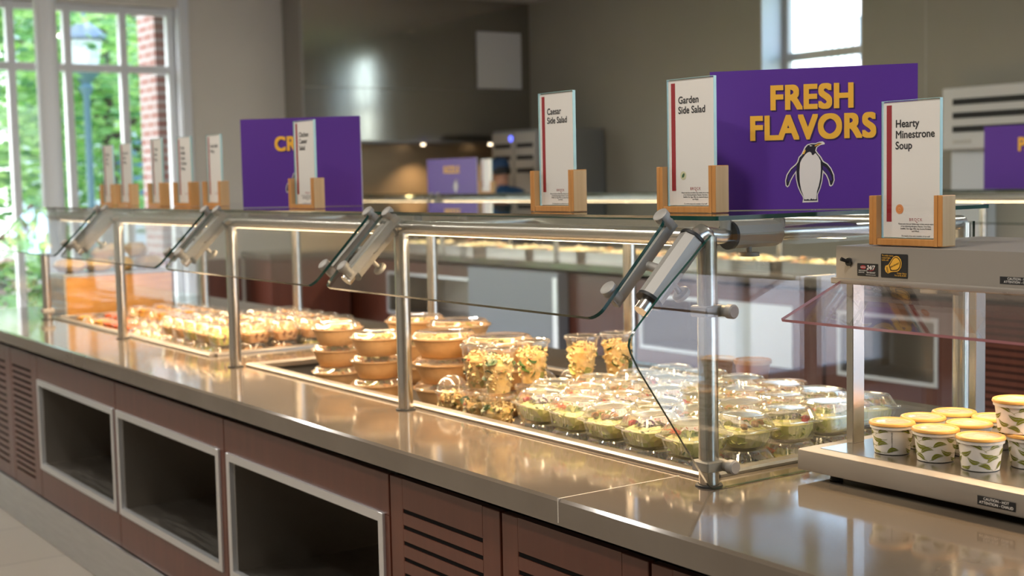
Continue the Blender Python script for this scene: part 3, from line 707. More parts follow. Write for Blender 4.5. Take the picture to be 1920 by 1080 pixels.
def salad_fill(kind, zt=.058):
    b = B(); mats = ['lettuce_mix', 'lettuce', 'lettuce_dark', 'tomato', 'carrot', 'crouton', 'cucumber', 'cabbage', 'olive']
    b.loft([sq(.043, .004, 4, 32), sq(.0515, .024, 4, 32), sq(.052, .036, 4, 32), sq(.036, .046, 3, 32)], 0)
    for i in range(80):
        a = random.uniform(0, 2 * PI); out = i < 44; z = random.uniform(.010, .036) if out else random.uniform(.042, .050)
        lim = (.0445 + .1 * (z - .01)) if out else .034 * random.random() ** .5
        k = lim / (abs(math.cos(a)) ** 4 + abs(math.sin(a)) ** 4) ** .25
        leaf(b, (k * math.cos(a), k * math.sin(a), z), random.uniform(.012, .019) if out else random.uniform(.016, .027), random.choice((1, 1, 1, 2) if kind != 'dark' else (1, 2, 2)), .3)
    if kind == 'garden':
        for i in range(3): chunk(b, (random.uniform(-.035, .035), random.uniform(-.038, .03), .050), .011, 3)
        for i in range(3):
            c = Vector((random.uniform(-.035, .035), random.uniform(-.04, .03), .052)); b.cyl(c, c + Vector((.003, -.002, .003)), .016, 16, 6)
        for i in range(30):
            c = Vector((random.uniform(-.04, .01), random.uniform(-.045, .0), random.uniform(.047, .056))); d = Vector((random.uniform(-1, 1), random.uniform(-1, 1), random.uniform(-.3, .3))).normalized() * .011
            b.cyl(c - d, c + d, .0011, 5, 4)
    if kind == 'caesar':
        for i in range(9): chunk(b, (random.uniform(-.04, .04), random.uniform(-.04, .04), .052), .010, 5, .9)
    if kind == 'dark':
        for i in range(4): chunk(b, (random.uniform(-.045, .045), random.uniform(-.045, .0), random.uniform(.02, .05)), .013, 3)
        for i in range(8): leaf(b, (random.uniform(-.04, .04), random.uniform(-.045, .02), .05), .02, 7)
        for i in range(4): chunk(b, (random.uniform(-.04, .04), random.uniform(-.045, .02), .052), .006, 8)
    return b, mats
def packet(zt=.066, rz=.3):
    b = B(); n = 10; g = []
    M = Matrix.Translation((.008, .006, zt - .012)) @ Matrix.Rotation(rz, 4, 'Z') @ Matrix.Rotation(.22, 4, 'X')
    def P(i, j, sg):
        u, v = i / n - .5, j / 6 - .5; h = max(0, (1 - (2 * u) ** 4) * (1 - (2 * v) ** 4)) ** .5 * .0055
        return M @ Vector((u * .078, v * .046, sg * h + .0012 * math.sin(9 * u + 7 * v)))
    for sg in (1, -1):
        vv = [[b.bm.verts.new(P(i, j, sg)) for j in range(7)] for i in range(n + 1)]
        for i in range(n):
            for j in range(6):
                q = (vv[i][j], vv[i + 1][j], vv[i + 1][j + 1], vv[i][j + 1]); b.bm.faces.new(q if sg > 0 else q[::-1])
    b._m(0)
    T = M @ Matrix.Translation((0, 0, .0066))
    b.ring(.0095, .0112, T, 1, sx=1.5, sy=.72, x=.012, y=-.006)
    for k, (xa, ya, wd) in enumerate([(-.030, .008, .018), (-.028, .004, .024), (-.031, 0., .016), (-.029, -.004, .012), (.002, -.0065, .008), (.013, -.0065, .008)]):
        b.flat([(xa, ya), (xa + wd, ya + .001), (xa + wd, ya + .003), (xa, ya + .002)], T, 2)
    return b
def make_clam(kind, label):
    t = thing('salad_clamshell', label, 'salad box', (0, 0, 0), 0, 'clamshell salads in the near food well')
    f, ms = salad_fill(kind); f.done('salad', ms, t)
    packet(rz={'garden': .3, 'caesar': -.5, 'dark': 1.2}[kind]).done('dressing_packet', ['packet', 'packet_red', 'packet_blue'], t)
    clam_base().done('box_base', CLAM, t, 14); clam_lid().done('box_lid', CLAM, t, 14); return t
protos = {}
def place_clam(kind, x, y, z, rz, label, tilt=(0, 0)):
    if kind not in protos: r = protos[kind] = make_clam(kind, label); r.location = (x, y, z)
    else: r = dup(protos[kind], (x, y, z), rz, label)
    r.rotation_euler = (*tilt, rz); r.scale = (1.045,) * 3
COLX = [-.186, -.330, -.474, -.618, -.762, -.904]; ROWY = [.131, .275, .419, .562, .700]
rown = ['front row', 'second row', 'third row', 'fourth row', 'back row']
kinds = ['garden', 'caesar', 'dark']
rnd = random.Random(3)
for j, y in enumerate(ROWY):
    for i, x in enumerate(COLX):
        if j == 0 and i == 5: continue
        if j in (2, 3) and i == 5: x += .012
        low = j == 0 or i == 0
        k = kinds[(i * 2 + j + (i * j) % 2) % 3]
        if low:
            zz = .8405 
            place_clam('dark' if (i + j) % 2 else 'garden', x, y, zz, rnd.uniform(-.06, .06), f'lower clear clamshell salad, {rown[j]} of the near well, {NTH[i]} from the corner post')
        zt = .920 if low else .917
        place_clam(k, x, y, zt, rnd.choice((0, PI, 0)) + rnd.uniform(-.10, .10), f'upper clear clamshell salad, {rown[j]} of the near well, {NTH[i]} from the corner post', (rnd.uniform(-.04, .05), rnd.uniform(-.05, .05)))

# --- pasta cups
def make_cup(kind, label, dome):
    t = thing('pasta_salad_cup' , label, 'salad cup', (0, 0, 0), 0, 'clear cups of pasta salad'); H = .122 if not dome else .10; rt, rb = .047, .0315
    R = lambda z: rb + (rt - rb) * z / H
    b = B(); mats = ['pasta_mix' if kind != 'dark' else 'dark_mix', 'pasta', 'spinach', 'pepper', 'lettuce']
    zt = H * .76 if not dome else H * .9; k = 32; rings = []
    for z in (.004, .03, .06, zt * .85, zt):
        rings.append([((R(z) - .0022 + random.uniform(-.001, .0006)) * math.cos(2 * PI * i / k) * (1 if z < zt else .75), (R(z) - .0022) * math.sin(2 * PI * i / k) * (1 if z < zt else .75), z) for i in range(k)])
    b.loft(rings, 0)
    for i in range(60):
        a = random.uniform(0, 2 * PI); z = random.uniform(.02, zt); r = R(z) - .0075; spiral(b, (r * math.cos(a), r * math.sin(a), z), 1, .026, .0068)
    for i in range(16): a = random.uniform(0, 2 * PI); r = random.uniform(0, .028); spiral(b, (r * math.cos(a), r * math.sin(a), zt), 1, .03, .0065)
    for i in range(12 if kind != 'dark' else 8):
        a = random.uniform(0, 2 * PI); z = random.uniform(.02, zt); r = R(z) - .006; leaf(b, (r * math.cos(a), r * math.sin(a), z), .030, 2 if kind != 'green' else random.choice((2, 4)), .2)
    for i in range(9): a = random.uniform(0, 2 * PI); z = random.uniform(.02, zt); r = R(z) - .006; chunk(b, (r * math.cos(a), r * math.sin(a), z), .006, 3)
    b.done('pasta_salad', mats, t)
    B().lathe([(rb - .003, .0015), (rb, .0005), (rt, H - .004), (rt + .002, H - .003), (rt + .002, H)], n=40).done('clear_cup', 'clear_cup', t, 50)
    if dome:
        pr = [(rt + .004, H - .006), (rt + .004, H + .002), (rt, H + .003)] + [(rt * .97 * math.cos(a), H + .003 + .044 * math.sin(a)) for a in (.1, .35, .6, .85, 1.1, 1.3)] + [(.012, H + .0465)]
        B().lathe(pr, n=36, c1=True).done('dome_lid', 'clear_lid', t, 60)
    else:
        B().lathe([(rt + .0045, H - .007), (rt + .005, H + .001), (rt + .003, H + .004), (rt - .002, H + .0045), (rt - .004, H + .001), (.02, H + .0015)], n=40, c1=True).done('flat_lid', 'clear_lid', t, 50)
    return t
make_c = {}
def cup(kind, dome, x, y, z, rz, label):
    key = (kind, dome)
    if key not in make_c: r = make_c[key] = make_cup(kind, label, dome); r.location = (x, y, z); r.rotation_euler = (0, 0, rz); return
    dup(make_c[key], (x, y, z), rz, label)
cup('dark', True, -1.235, .15, .8405, .4, 'domed clear cup of chickpea salad at the rim, beside the kraft bowls')
cup('dark', True, -1.13, .21, .8405, 1.4, 'domed clear cup half hidden behind the leftmost pasta cups')
cup('mix', False, -.953, .118, .8405, 1.9, 'lower clear cup of pasta salad under the frontmost tall cup')
cup('mix', False, -.953, .121, .9685, 2.6, 'tall clear cup of pasta and spinach standing frontmost at the rim')
cup('dark', False, -1.062, .125, .8405, 3.9, 'lower clear cup of dark pasta salad left of the frontmost cup')
cup('dark', False, -1.060, .128, .9685, .9, 'tall clear cup of dark pasta salad just left of the frontmost cup')
cup('mix', False, -1.035, .292, .8405, 1.2, 'lower clear cup beneath the lone middle pasta cup')
cup('mix', False, -1.032, .292, .9685, 5.0, 'tall clear cup of pasta salad standing alone in the middle')
cup('green', False, -1.022, .455, .8405, .2, 'lower clear cup beneath the leafy pasta cup at the back')
cup('green', False, -1.018, .458, .9685, 4.5, 'tall clear cup of pasta salad topped with green leaves, left of the back pair')
cup('mix', False, -1.005, .575, .8405, 2.2, 'lower clear cup beneath the rearmost right pasta cup')
cup('mix', False, -1.0, .575, .9685, .2, 'tall clear cup of pasta salad, right one of the back pair')
cup('dark', True, -1.135, .40, .8405, 2.3, 'domed clear cup between the middle and back pasta cups')
cup('dark', True, -1.125, .51, .8405, 3.1, 'domed clear cup behind the middle pasta cup, farther back')

# --- kraft bowls
bowl0 = {}
def bowl(big, x, y, z, label):
    s = big
    if s not in bowl0:
        t = thing('kraft_bowl', label, 'bowl', (x, y, z), 0, 'stacked brown bowls with clear lids'); bowl0[s] = t
        R, h = (.090, .058) if s == 'small' else (.108, .062)
        B().lathe([(.02, .003), (R * .62, .003), (R * .66, .0), (R * .68, .001), (R * .82, h * .42), (R * .93, h * .84), (R * .95, h - .002), (R, h), (R, h - .0035), (R * .96, h - .006)][::1], n=48).done('bowl_body', 'kraft', t, 40)
        b = B(); rings = []
        for q, z_ in ((.90, h * .80), (.7, h * .86), (.45, h * .95), (.1, h * .97)):
            rings.append([(R * q * math.cos(2 * PI * i / 28), R * q * math.sin(2 * PI * i / 28), z_ + random.uniform(-.002, .003)) for i in range(28)])
        b.loft(rings, 0, False, True)
        for i in range(10): leaf(b, (random.uniform(-.045, .045), random.uniform(-.045, .045), h * .98), .028, 1, .15)
        for i in range(14): chunk(b, (random.uniform(-.055, .055), random.uniform(-.055, .055), h * .94), .009, 2)
        b.done('filling', ['rice_bowl', 'lettuce', 'crouton'], t)
        B().lathe([(R + .003, h - .004), (R + .0035, h + .001), (R - .003, h + .003), (R - .006, h + .004), (R * .86, h + .015), (R * .82, h + .0172), (R * .74, h + .0172), (R * .70, h + .0148), (.01, h + .0152)], n=48, c1=True).done('clear_lid', 'clear_lid', t, 50)
        return t
    return dup(bowl0[s], (x, y, z), random.uniform(0, 6), label)
for sx, sy, who in ((-2.125, .235, 'leftmost stack'), (-1.775, .20, 'stack beside the post, second from left')):
    for k, lv in enumerate(('bottom', 'middle', 'top')):
        bowl('small', sx + (.012, -.006, .012)[k], sy + (0, .01, .002)[k], .8405 + k * .0755, f'small brown bowl with clear lid, {lv} of the {who}')
for sx, sy, who in ((-2.02, .50, 'back stack behind the small bowls'), (-1.525, .31, 'front stack right of the post'), (-1.785, .53, 'middle back stack left of the post'), (-1.298, .365, 'stack behind the pasta cups')):
    for k, lv in enumerate(('bottom', 'middle', 'top')):
        bowl('large', sx + (.0, .006, -.004)[k], sy + (.004, 0, .0)[k], .8405 + k * .0795 - (.0), f'wide brown bowl with clear lid, {lv} of the {who}')

# --- brown paper tubs standing behind the well
for (x, y, s, lb) in ((-.875, 1.0, .85, 'brown paper soup tub with clear lid standing behind the salads'), (-.71, .975, .40, 'low brown paper tub right of the taller tub behind the salads')):
    t = thing('paper_tub', lb, 'tub', (x, y, TOP))
    B().lathe([(.01, .001), (.040, .001), (.040, .0), (.042, .001), (.053, .092 * s), (.055, .094 * s), (.055, .098 * s)], n=40).done('tub_body', 'kraft_dark', t)
    B().lathe([(.0565, .088 * s), (.057, .101 * s), (.054, .104 * s), (.050, .103 * s), (.048, .100 * s), (.01, .100 * s)], n=40, c1=True).done('tub_lid', 'kraft_lid', t)

# --- boxed snacks in the far well
def small_clam(kind, fill, cat, w=.058, hh=.042, top=.078):
    t = thing(kind, '', cat, (0, 0, 0), 0, 'boxed snacks in the far food well'); K = 48; s = w / .067
    b = B(); b.loft([sq(.047 * s, .003, 4, 24), sq(.055 * s, hh * .8, 4, 24), sq(.050 * s, hh, 4, 24), sq(.03 * s, top * .80, 3, 24)], 0)
    for i in range(14): chunk(b, (random.uniform(-.036, .036) * s, random.uniform(-.036, .036) * s, random.uniform(hh * .8, top * .72)), .016 * s, 0)
    b.done('filling', [fill], t)
    B().loft([sq(.050 * s, .001, 5, K), sq(.059 * s, hh - .002, 5, K, .015), sq(.067 * s, hh, 6, K), sq(.067 * s, hh + .003, 6, K)], 0, True, False).done('box_base', 'clear_plastic', t, 50)
    B().loft([sq(.0665 * s, hh + .0035, 6, K), sq(.059 * s, hh + .006, 5, K, .02), sq(.050 * s, top - .004, 4, K, .02), sq(.045 * s, top, 3.2, K), sq(.02 * s, top - .002, 2.5, K)], 0, False, True).done('box_lid', 'clear_plastic', t, 50)
    return t
def fruit_cup(fill):
    t = thing('fruit_cup', '', 'fruit cup', (0, 0, 0), 0, 'boxed snacks in the far food well'); H = .075
    b = B().lathe([(.03, .003), (.040, H * .9), (.025, H * .97)], n=24, c0=True, c1=True)
    for i in range(18): a = random.uniform(0, 2 * PI); z = random.uniform(.01, H * .9); r = .031 + .008 * z / H; chunk(b, (r * math.cos(a), r * math.sin(a), z), .011, 0)
    b.done('fruit', [fill], t)
    B().lathe([(.033, .001), (.045, H), (.047, H)], n=32, c0=True).done('clear_cup', 'clear_cup', t, 50)
    B().lathe([(.048, H - .003), (.0485, H + .003), (.044, H + .004), (.04, H + .003), (.01, H + .004)], n=32, c1=True).done('flat_lid', 'clear_lid', t, 50)
    return t
snacks = {}
KIND = {'cookie': ('cookie_box', 'cookie', 'snack box', 'clear box of golden cookies'), 'sandwich': ('sandwich_box', 'sandwich', 'snack box', 'clear box holding a sandwich'),
        'green': ('grape_box', 'grape_green', 'snack box', 'clear box of grapes and cheese')}
def snack(k, x, y, z, rz, lay, where):
    if k in ('red', 'gold'):
        base = (lay or 'clear') + {'red': ' cup of red fruit', 'gold': ' cup of golden fruit'}[k]
        if k not in snacks:
            r = snacks[k] = fruit_cup('fruit_red' if k == 'red' else 'fruit_gold')
            r.location = (x, y, z); r['label'] = f'{base}, {where}'; return
        dup(snacks[k], (x, y, z), rz, f'{base}, {where}'); return
    nm, fl, ct_, lb = KIND[k]; lb = lb.replace('clear', lay or 'clear')
    if k not in snacks:
        r = snacks[k] = small_clam(nm, fl, ct_); r.location = (x, y, z); r.rotation_euler = (0, 0, rz); r['label'] = f'{lb}, {where}'; return
    dup(snacks[k], (x, y, z), rz, f'{lb}, {where}')
rows5 = ['front row', 'second row', 'third row', 'fourth row', 'back row']
for j, y in enumerate((.130, .262, .390, .518, .646)):
    n = 15
    for i in range(n):
        x = -2.875 - i * .131
        if x < -4.70: continue
        two = i < 5; where = f'{rows5[j]} of far well, {NTH[i]} from near end'
        if two:
            if j == 0 or i == 0:
                snack(rnd.choice(('cookie', 'sandwich', 'green')) if i else ('sandwich', 'cookie', 'cookie', 'green', 'cookie')[j], x, y, .8605 - .01, rnd.uniform(-.1, .1), 'lower', where)
            zt = .9295 if (j == 0 or i == 0) else .9295
            snack((('green', 'sandwich', 'green', 'cookie', 'sandwich')[i] if j == 0 else rnd.choice(('cookie', 'sandwich', 'cookie', 'green'))), x, y + .004, zt, rnd.uniform(-.12, .12), 'upper', where)
        else:
            zf = .8755 if (y > .30 + .06) else .8505
            if j <= 1:
                k = ('sandwich', 'cookie', 'sandwich', 'red', 'red', 'red', 'gold', 'cookie', 'gold', 'cookie')[i - 5] if j == 0 else rnd.choice(('cookie', 'sandwich', 'red'))
            else: k = rnd.choice(('cookie', 'sandwich', 'cookie', 'gold'))
            snack(k, x, y, zf, rnd.uniform(-.1, .1), '', where)
# hidden step under the top layer
B().box(.33, .86, .145, .715, -.049, .0285).done('riser', 'dark_grey', D.objects['food_well'])
# wooden riser box and snack bags at the far end
t = thing('wooden_riser', 'orange wooden display box at the far end of the front counter', 'display box', (-4.93, .42, TOP))
t.location.z = TOP
b = B().box(.07, .085, -.30, .27, .001, .205, 0, .002).box(-.16, -.145, -.30, .27, .001, .205, 0, .002).box(-.16, .085, .255, .27, .001, .205); b.done('wood_front', 'wood_box', t)
B().box(-.16, .085, -.312, -.30, .001, .205, 0, .002).done('grey_side', 'box_steel', t)
B().box(-.165, .09, -.315, .275, .200, .215, 0, .003).done('tray_top', 'box_steel', t)
def snack_bag(label, m, loc, rz, tilt):
    b = B(); n, k = 10, 8
    for sg in (1, -1):
        vv = []
        for i in range(n + 1):
            row = []
            for j in range(k + 1):
                u, v = i / n - .5, j / k - .5; h = max(0, (1 - (2 * u) ** 4) * (1 - (2 * v) ** 4)) ** .5 * .026
                row.append(b.bm.verts.new((u * .15, v * .10, sg * h + .027 + .002 * math.sin(20 * u + 9 * v) + tilt * u)))
            vv.append(row)
        for i in range(n):
            for j in range(k): b.bm.faces.new((vv[i][j], vv[i + 1][j], vv[i + 1][j + 1], vv[i][j + 1]))
    b._m(0); o = b.done('snack_bag', m, None, 60); o.location = loc; o.rotation_euler = (0, 0, rz); o.scale = (1.12, 1.12, 1.35)
    return tag(o, label, 'snack bag', 'snack bags on the wooden box')
zz = TOP + .216
for i, (dx, dy, dz, rz, m, lb) in enumerate([(-.04, -.24, 0, .2, 'chip_bag_tan', 'tan snack bag at the left end of the wooden box'), (-.03, -.10, 0, .1, 'chip_bag', 'golden snack bag second from left on the wooden box'), (-.04, .03, 0, -.2, 'chip_bag', 'golden snack bag in the middle of the wooden box'),
        (-.03, .17, 0, .15, 'chip_bag_tan', 'tan snack bag at the right end of the wooden box'), (-.04, -.03, .068, .5, 'chip_bag', 'golden snack bag lying on top of the others at centre'), (-.03, .11, .068, -.4, 'chip_bag_tan', 'tan snack bag lying on top of the others at right')]):
    snack_bag(lb, m, (-4.93 + dx, .42 + dy, zz + dz), rz, .02 if dz else 0)

# ------------------------------------------------------------------ heated soup display
WX0, WX1, WYF, WYR = .062, 1.28, .20, .80
t = thing('food_warmer', 'countertop heated display with grey canopy holding lidded soup cups', 'food warmer', (WX0, WYF, TOP)); wl = lambda x, y, z: (x - WX0, y - WYF, z - TOP)
L, Wd = WX1 - WX0, WYR - WYF
b = B().prism([(.0, .018), (-.002, .022), (0, .060), (.004, .062), (Wd, .062), (Wd, .018)], 'x', 0, L); b.done('base', 'fascia', t)
B().box(.03, L - .03, .035, Wd - .04, .0622, .0632).done('hot_plate', 'steel', t)
for x, y in ((.07, .04), (L - .07, .04), (.07, Wd - .06), (L - .07, Wd - .06)):
    B().lathe([(.013, .0), (.014, .001), (.012, .007), (.016, .012), (.016, .019)], (x, y, .0005), 20, 0, True, True).done('foot', 'black_rubber', t)
for x, y in ((.026, .12), (.026, Wd - .06), (L - .05, .12), (L - .05, Wd - .06)):
    B().box(x, x + .019, y, y + .037, .0625, .415, 0, .0015).done('upright', 'steel', t)
CX0, CX1, CY0, CY1, CZ0, CZ1 = .030, L - .03, .085, Wd - .03, .415, .490
b = B().prism([(CY0, CZ0 + .004), (CY0, CZ1), (CY1, CZ1), (CY1, CZ0 + .004)], 'x', CX0, CX1); b.box(CX0 - .006, CX1, CY0 - .012, CY0 + .004, CZ0 - .004, CZ0 + .008, 0, .002); can = b.done('canopy', 'fascia', t)
Fc = facing(CX0, CY0 - .0006, CZ0)
# controls, stickers
F2 = facing(CX0, CY0 - .0010, CZ0); F3 = facing(CX0, CY0 - .0014, CZ0); F4 = facing(CX0, CY0 - .0018, CZ0); F5 = facing(CX0, CY0 - .0022, CZ0)
b = B().flat(rr(.0575, .1125, .014, .0405, .002), Fc, 0)
b.flat([(.0735 + .0075 * math.cos(a * PI / 10), .0325 + .0042 * math.sin(a * PI / 10)) for a in range(20)], F2, 1)
b.text('HATCO', F3 @ Matrix.Translation((.0735, .0312, 0)), .0038, 2, .01, 'CENTER')
b.text('24/7', F3 @ Matrix.Translation((.083, .0283, 0)) @ Matrix(((1, .2, 0, 0), (0, 1, 0, 0), (0, 0, 1, 0), (0, 0, 0, 1))), .0122, 2, .03, sx=.95)
b.flat([(.082, .0262), (.095, .0250), (.1015, .0272), (.1040, .0312), (.1035, .0352), (.1028, .0310), (.0995, .0278), (.093, .0262)], F2, 1)
for tx, xx, yy, ss in (('PARTS & SERVICE', .0735, .0245, .0030), ('ASSISTANCE', .0690, .0208, .0028), ('800-558-0607', .0945, .0205, .0040), ('www.hatcocorp.com', .0940, .0165, .0030)): b.text(tx, F3 @ Matrix.Translation((xx, yy, 0)), ss, 2, .01, 'CENTER')
b.done('service_sticker', ['black', 'card_red', 'card_white'], can)
px = lambda P: [(.1195 + (x - 1048) * .00011, .013 + (848 - y) * .00011) for x, y in P]
b = B().flat(rr(.1195, .1875, .0135, .0625, .0025), Fc, 0)
for k, tx in enumerate(('To order more', 'coated light', 'bulbs call')): b.text(tx, F2 @ Matrix.Translation((.1222, .0572 - k * .0046, 0)), .0046, 1, .012)
b.flat(px([(1225, 600), (1300, 500), (1345, 450), (1400, 432), (1460, 445), (1510, 495), (1528, 560), (1515, 640), (1470, 700), (1420, 722), (1330, 728), (1280, 738), (1215, 765), (1165, 735), (1140, 680), (1155, 625)]), F2, 1)
b.flat(px([(1240, 612), (1312, 512), (1352, 468), (1400, 450), (1452, 462), (1495, 508), (1510, 562), (1498, 632), (1458, 684), (1415, 704), (1330, 710), (1275, 708)]), F3, 0)
b.flat(px([(1262, 618), (1320, 524), (1357, 482), (1400, 466), (1445, 476), (1484, 516), (1496, 562), (1485, 626), (1449, 670), (1411, 688), (1330, 695), (1296, 688)]), F4, 1)
for q in (1178, 1200): b.flat(px([(q, 640), (q + 7, 636), (q + 32, 748), (q + 25, 750)]), F4, 0)
b.text('800-558-0607', F5 @ Matrix.Translation((.1455, .0340, 0)) @ Matrix.Rotation(.42, 4, 'Z'), .0042, 0, .012)
for k, tx in enumerate(('Order Hatco', 'Part # 02.30.081')): b.text(tx, F2 @ Matrix.Translation((.1848, .0222 - k * .0045, 0)), .0045, 1, .012, 'RIGHT')
b.done('bulb_sticker', ['black', 'sign_yellow'], can)
b = B().flat([(.400, .0145), (.480, .0145), (.480, .0285), (.400, .0285)], Fc, 0)
for k, tx in enumerate(('CAUTION - HOT', 'ATTENTION - CHAUD')): b.text(tx, facing(CX0 + .440, CY0 - .001, CZ0 + .0228 - k * .006), .0062, 1, .01, 'CENTER')
b.done('caution_label', ['black', 'card_white'], can)
b = B().cyl((CX0 + .036, CY0, CZ0 + .042), (CX0 + .036, CY0 - .004, CZ0 + .042), .0085, 18).tube([(CX0 + .036, CY0 - .003, CZ0 + .042), (CX0 + .029, CY0 - .018, CZ0 + .049)], .004, 10, 0, [.003, .0042])
b.done('toggle_switch', 'black', can)
b = B().cyl((CX0 + .036, CY0, CZ0 + .042), (CX0 + .036, CY0 - .002, CZ0 + .042), .0105, 6); b.done('switch_nut', 'steel', can)
b = B()
for k in range(6): b.ball((CX0 + .065 + k * .155, CY0 + .006, CZ0 - .003), .006, 0, 1, (1, 1, .6))
b.done('screws', 'steel', can)
B().box(.08, L - .08, .20, .26, CZ0 - .004, CZ0 + .003).done('lamp_strip', 'led', can)
# front label on the base
b = B().flat([(.447, .026), (.528, .026), (.528, .043), (.447, .043)], facing(0, -.0024, 0), 0)
for k, tx in enumerate(('CAUTION - HOT', 'ATTENTION - CHAUD')): b.text(tx, facing(.4875, -.0028, .0365 - k * .0075), .0072, 1, .01, 'CENTER')
b.done('caution_label', ['black', 'card_white'], t)
# sloping breath guard
g0, g1 = Vector((.052, CY0 - .006, CZ0 + .002)), Vector((.052, -.105, .3475))
dv = (g1 - g0); nv = Vector((0, dv.z, -dv.y)).normalized() * .003
b = B(); lo, hi = [], []
for X, s in rr(.052, L - .05, 0, 1, .012, 3):
    q = g0 + dv * s; lo.append((X, q.y - nv.y, q.z - nv.z)); hi.append((X, q.y + nv.y, q.z + nv.z))
v0 = [b.bm.verts.new(q) for q in lo]; v1 = [b.bm.verts.new(q) for q in hi]; b.bm.faces.new(v0); b.bm.faces.new(v1[::-1]); b._m(0)
for i in range(len(v0)): b.bm.faces.new((v0[i], v0[(i + 1) % len(v0)], v1[(i + 1) % len(v0)], v1[i]))
b._m(1); b.done('breath_guard', ['acrylic_guard', 'acrylic_pink'], t)
# --- soup cups with leaf print
def make_soup(label):
    t = thing('soup_cup', label, 'soup cup', (0, 0, 0), 0, 'leaf print soup cups on the warmer'); rb, rt, H = .0355, .0425, .060
    B().lathe([(.02, .002), (rb - .002, .002), (rb - .001, .0), (rb, .001), (rt, H), (rt + .0015, H + .001), (rt + .0015, H + .003)], n=48).done('cup_body', 'cup_white', t)
    b = B(); R = lambda z: rb + (rt - rb) * z / H + .0004; r2 = random.Random(11)
    def wrap(u, v): a = u / .040; r = R(v); return (r * math.cos(a), r * math.sin(a), v)
    def strip(A, Bq):
        T_ = [b.bm.verts.new(q) for q in A]; B_ = [b.bm.verts.new(q) for q in Bq]
        for q in range(len(T_) - 1): b.bm.faces.new((T_[q], B_[q], B_[q + 1], T_[q + 1]))
        b._m(0)
    def lf(u, v, ang_, Ls, wd, cv=1):
        n = 9
        def pt(x, y): return wrap(u + x * math.cos(ang_) - y * math.sin(ang_), min(.0575, max(.0025, v + x * math.sin(ang_) + y * math.cos(ang_))))
        mid = lambda q: cv * .16 * Ls * math.sin(PI * q)
        up_, um, lm, lo = [], [], [], []
        for q in range(n + 1):
            c = q / n; w_ = wd * math.sin(PI * c ** .75) ** .8; gap = min(.00045, w_ * .3)
            x = c * Ls; m_ = mid(c)
            up_.append(pt(x, m_ + w_)); um.append(pt(x, m_ + gap)); lm.append(pt(x, m_ - gap)); lo.append(pt(x, m_ - w_ * .75))
        strip(up_, um); strip(lm, lo)
        st = [(-.010 * (1 - q / 4), -cv * .0035 * (1 - q / 4) ** 2) for q in range(5)]
        strip([pt(x, y + .0003) for x, y in st], [pt(x, y - .0003) for x, y in st])
    C0 = 2 * PI * .040; k = 6
    for row, v in enumerate((.007, .0205, .034, .0465)):
        for i in range(k):
            u = (i + (.0, .45, .1, .55)[row]) * C0 / k
            if i == 3 and row in (1, 2): continue
            sg = 1 if (i + row) % 2 else -1; Ls = r2.uniform(.026, .031) if row < 3 else .023; a = r2.uniform(.12, .38)
            if sg > 0: lf(u, v - .002, a, Ls, .0050 if row < 3 else .0042, r2.choice((1, -1)))
            else: lf(u + .028, v - .002, PI - a, Ls, .0050 if row < 3 else .0042, r2.choice((1, -1)))
    b.done('leaf_print', 'leaf_print', t)
    u = 3 * C0 / k + .012
    tx = B().text('CAUTION: CONTENTS HOT', Matrix.Rotation(PI / 2, 4, 'Z'), .0034, 0, .01)
    for v in tx.bm.verts: v.co = Vector(wrap(u + v.co.x, .006 + v.co.y))
    tx.done('side_lettering', 'ink', t)
    B().lathe([(rt + .001, H - .0075), (rt + .0022, H - .007), (rt + .0026, H - .001), (rt + .0012, H - .0005)], n=48).done('cup_rim', 'cup_white', t)
    ld = B().lathe([(rt + .0015, H - .0005), (rt + .0045, H - .0002), (rt + .0047, H + .0018), (rt + .003, H + .0052), (rt + .0005, H + .0062), (rt - .003, H + .006), (rt - .0045, H + .0040)], n=48).done('cup_lid', 'soup_lid', t)
    B().lathe([(rt - .0045, H + .0040), (rt - .008, H + .0036), (.024, H + .0040), (.022, H + .0050), (.013, H + .0050), (.012, H + .0042), (.002, H + .0042)], n=40, c1=True).done('lid_centre', 'lid_top', ld)
    return t
SZ = TOP + .0637
soup = make_soup('leaf print soup cup leftmost at the front of the warmer, printed side text'); soup.location = (.218, .312, SZ); soup.rotation_euler = (0, 0, -.85 - 3.45)
for x, y, z, rz, lb in [(.322, .318, SZ, 4.1, 'leaf print soup cup second from left at the front of the warmer'), (.430, .315, SZ, 5.2, 'leaf print soup cup third from left, standing frontmost on the warmer'), (.478, .405, SZ, 4.6, 'leaf print soup cup under the topmost cup at the right edge'),
        (.223, .405, SZ, 5.8, 'leaf print soup cup behind the leftmost front cup'), (.228, .502, SZ, 5., 'leaf print soup cup farthest back on the warmer'), (.330, .415, SZ, 6., 'leaf print soup cup in the centre of the second row'), (.322, .512, SZ, 4.3, 'leaf print soup cup at the back, right of the farthest one'), (.384, .462, SZ + .0, 5.5, 'leaf print soup cup half hidden beneath and left of the topmost cup')]:
    if lb.startswith('leaf print soup cup half'): x, y = .405, .505
    dup(soup, (x, y, z), rz, lb)
dup(soup, (.455, .395, SZ + .0663), 4.8, 'leaf print soup cup stacked on top of the others, highest of all')

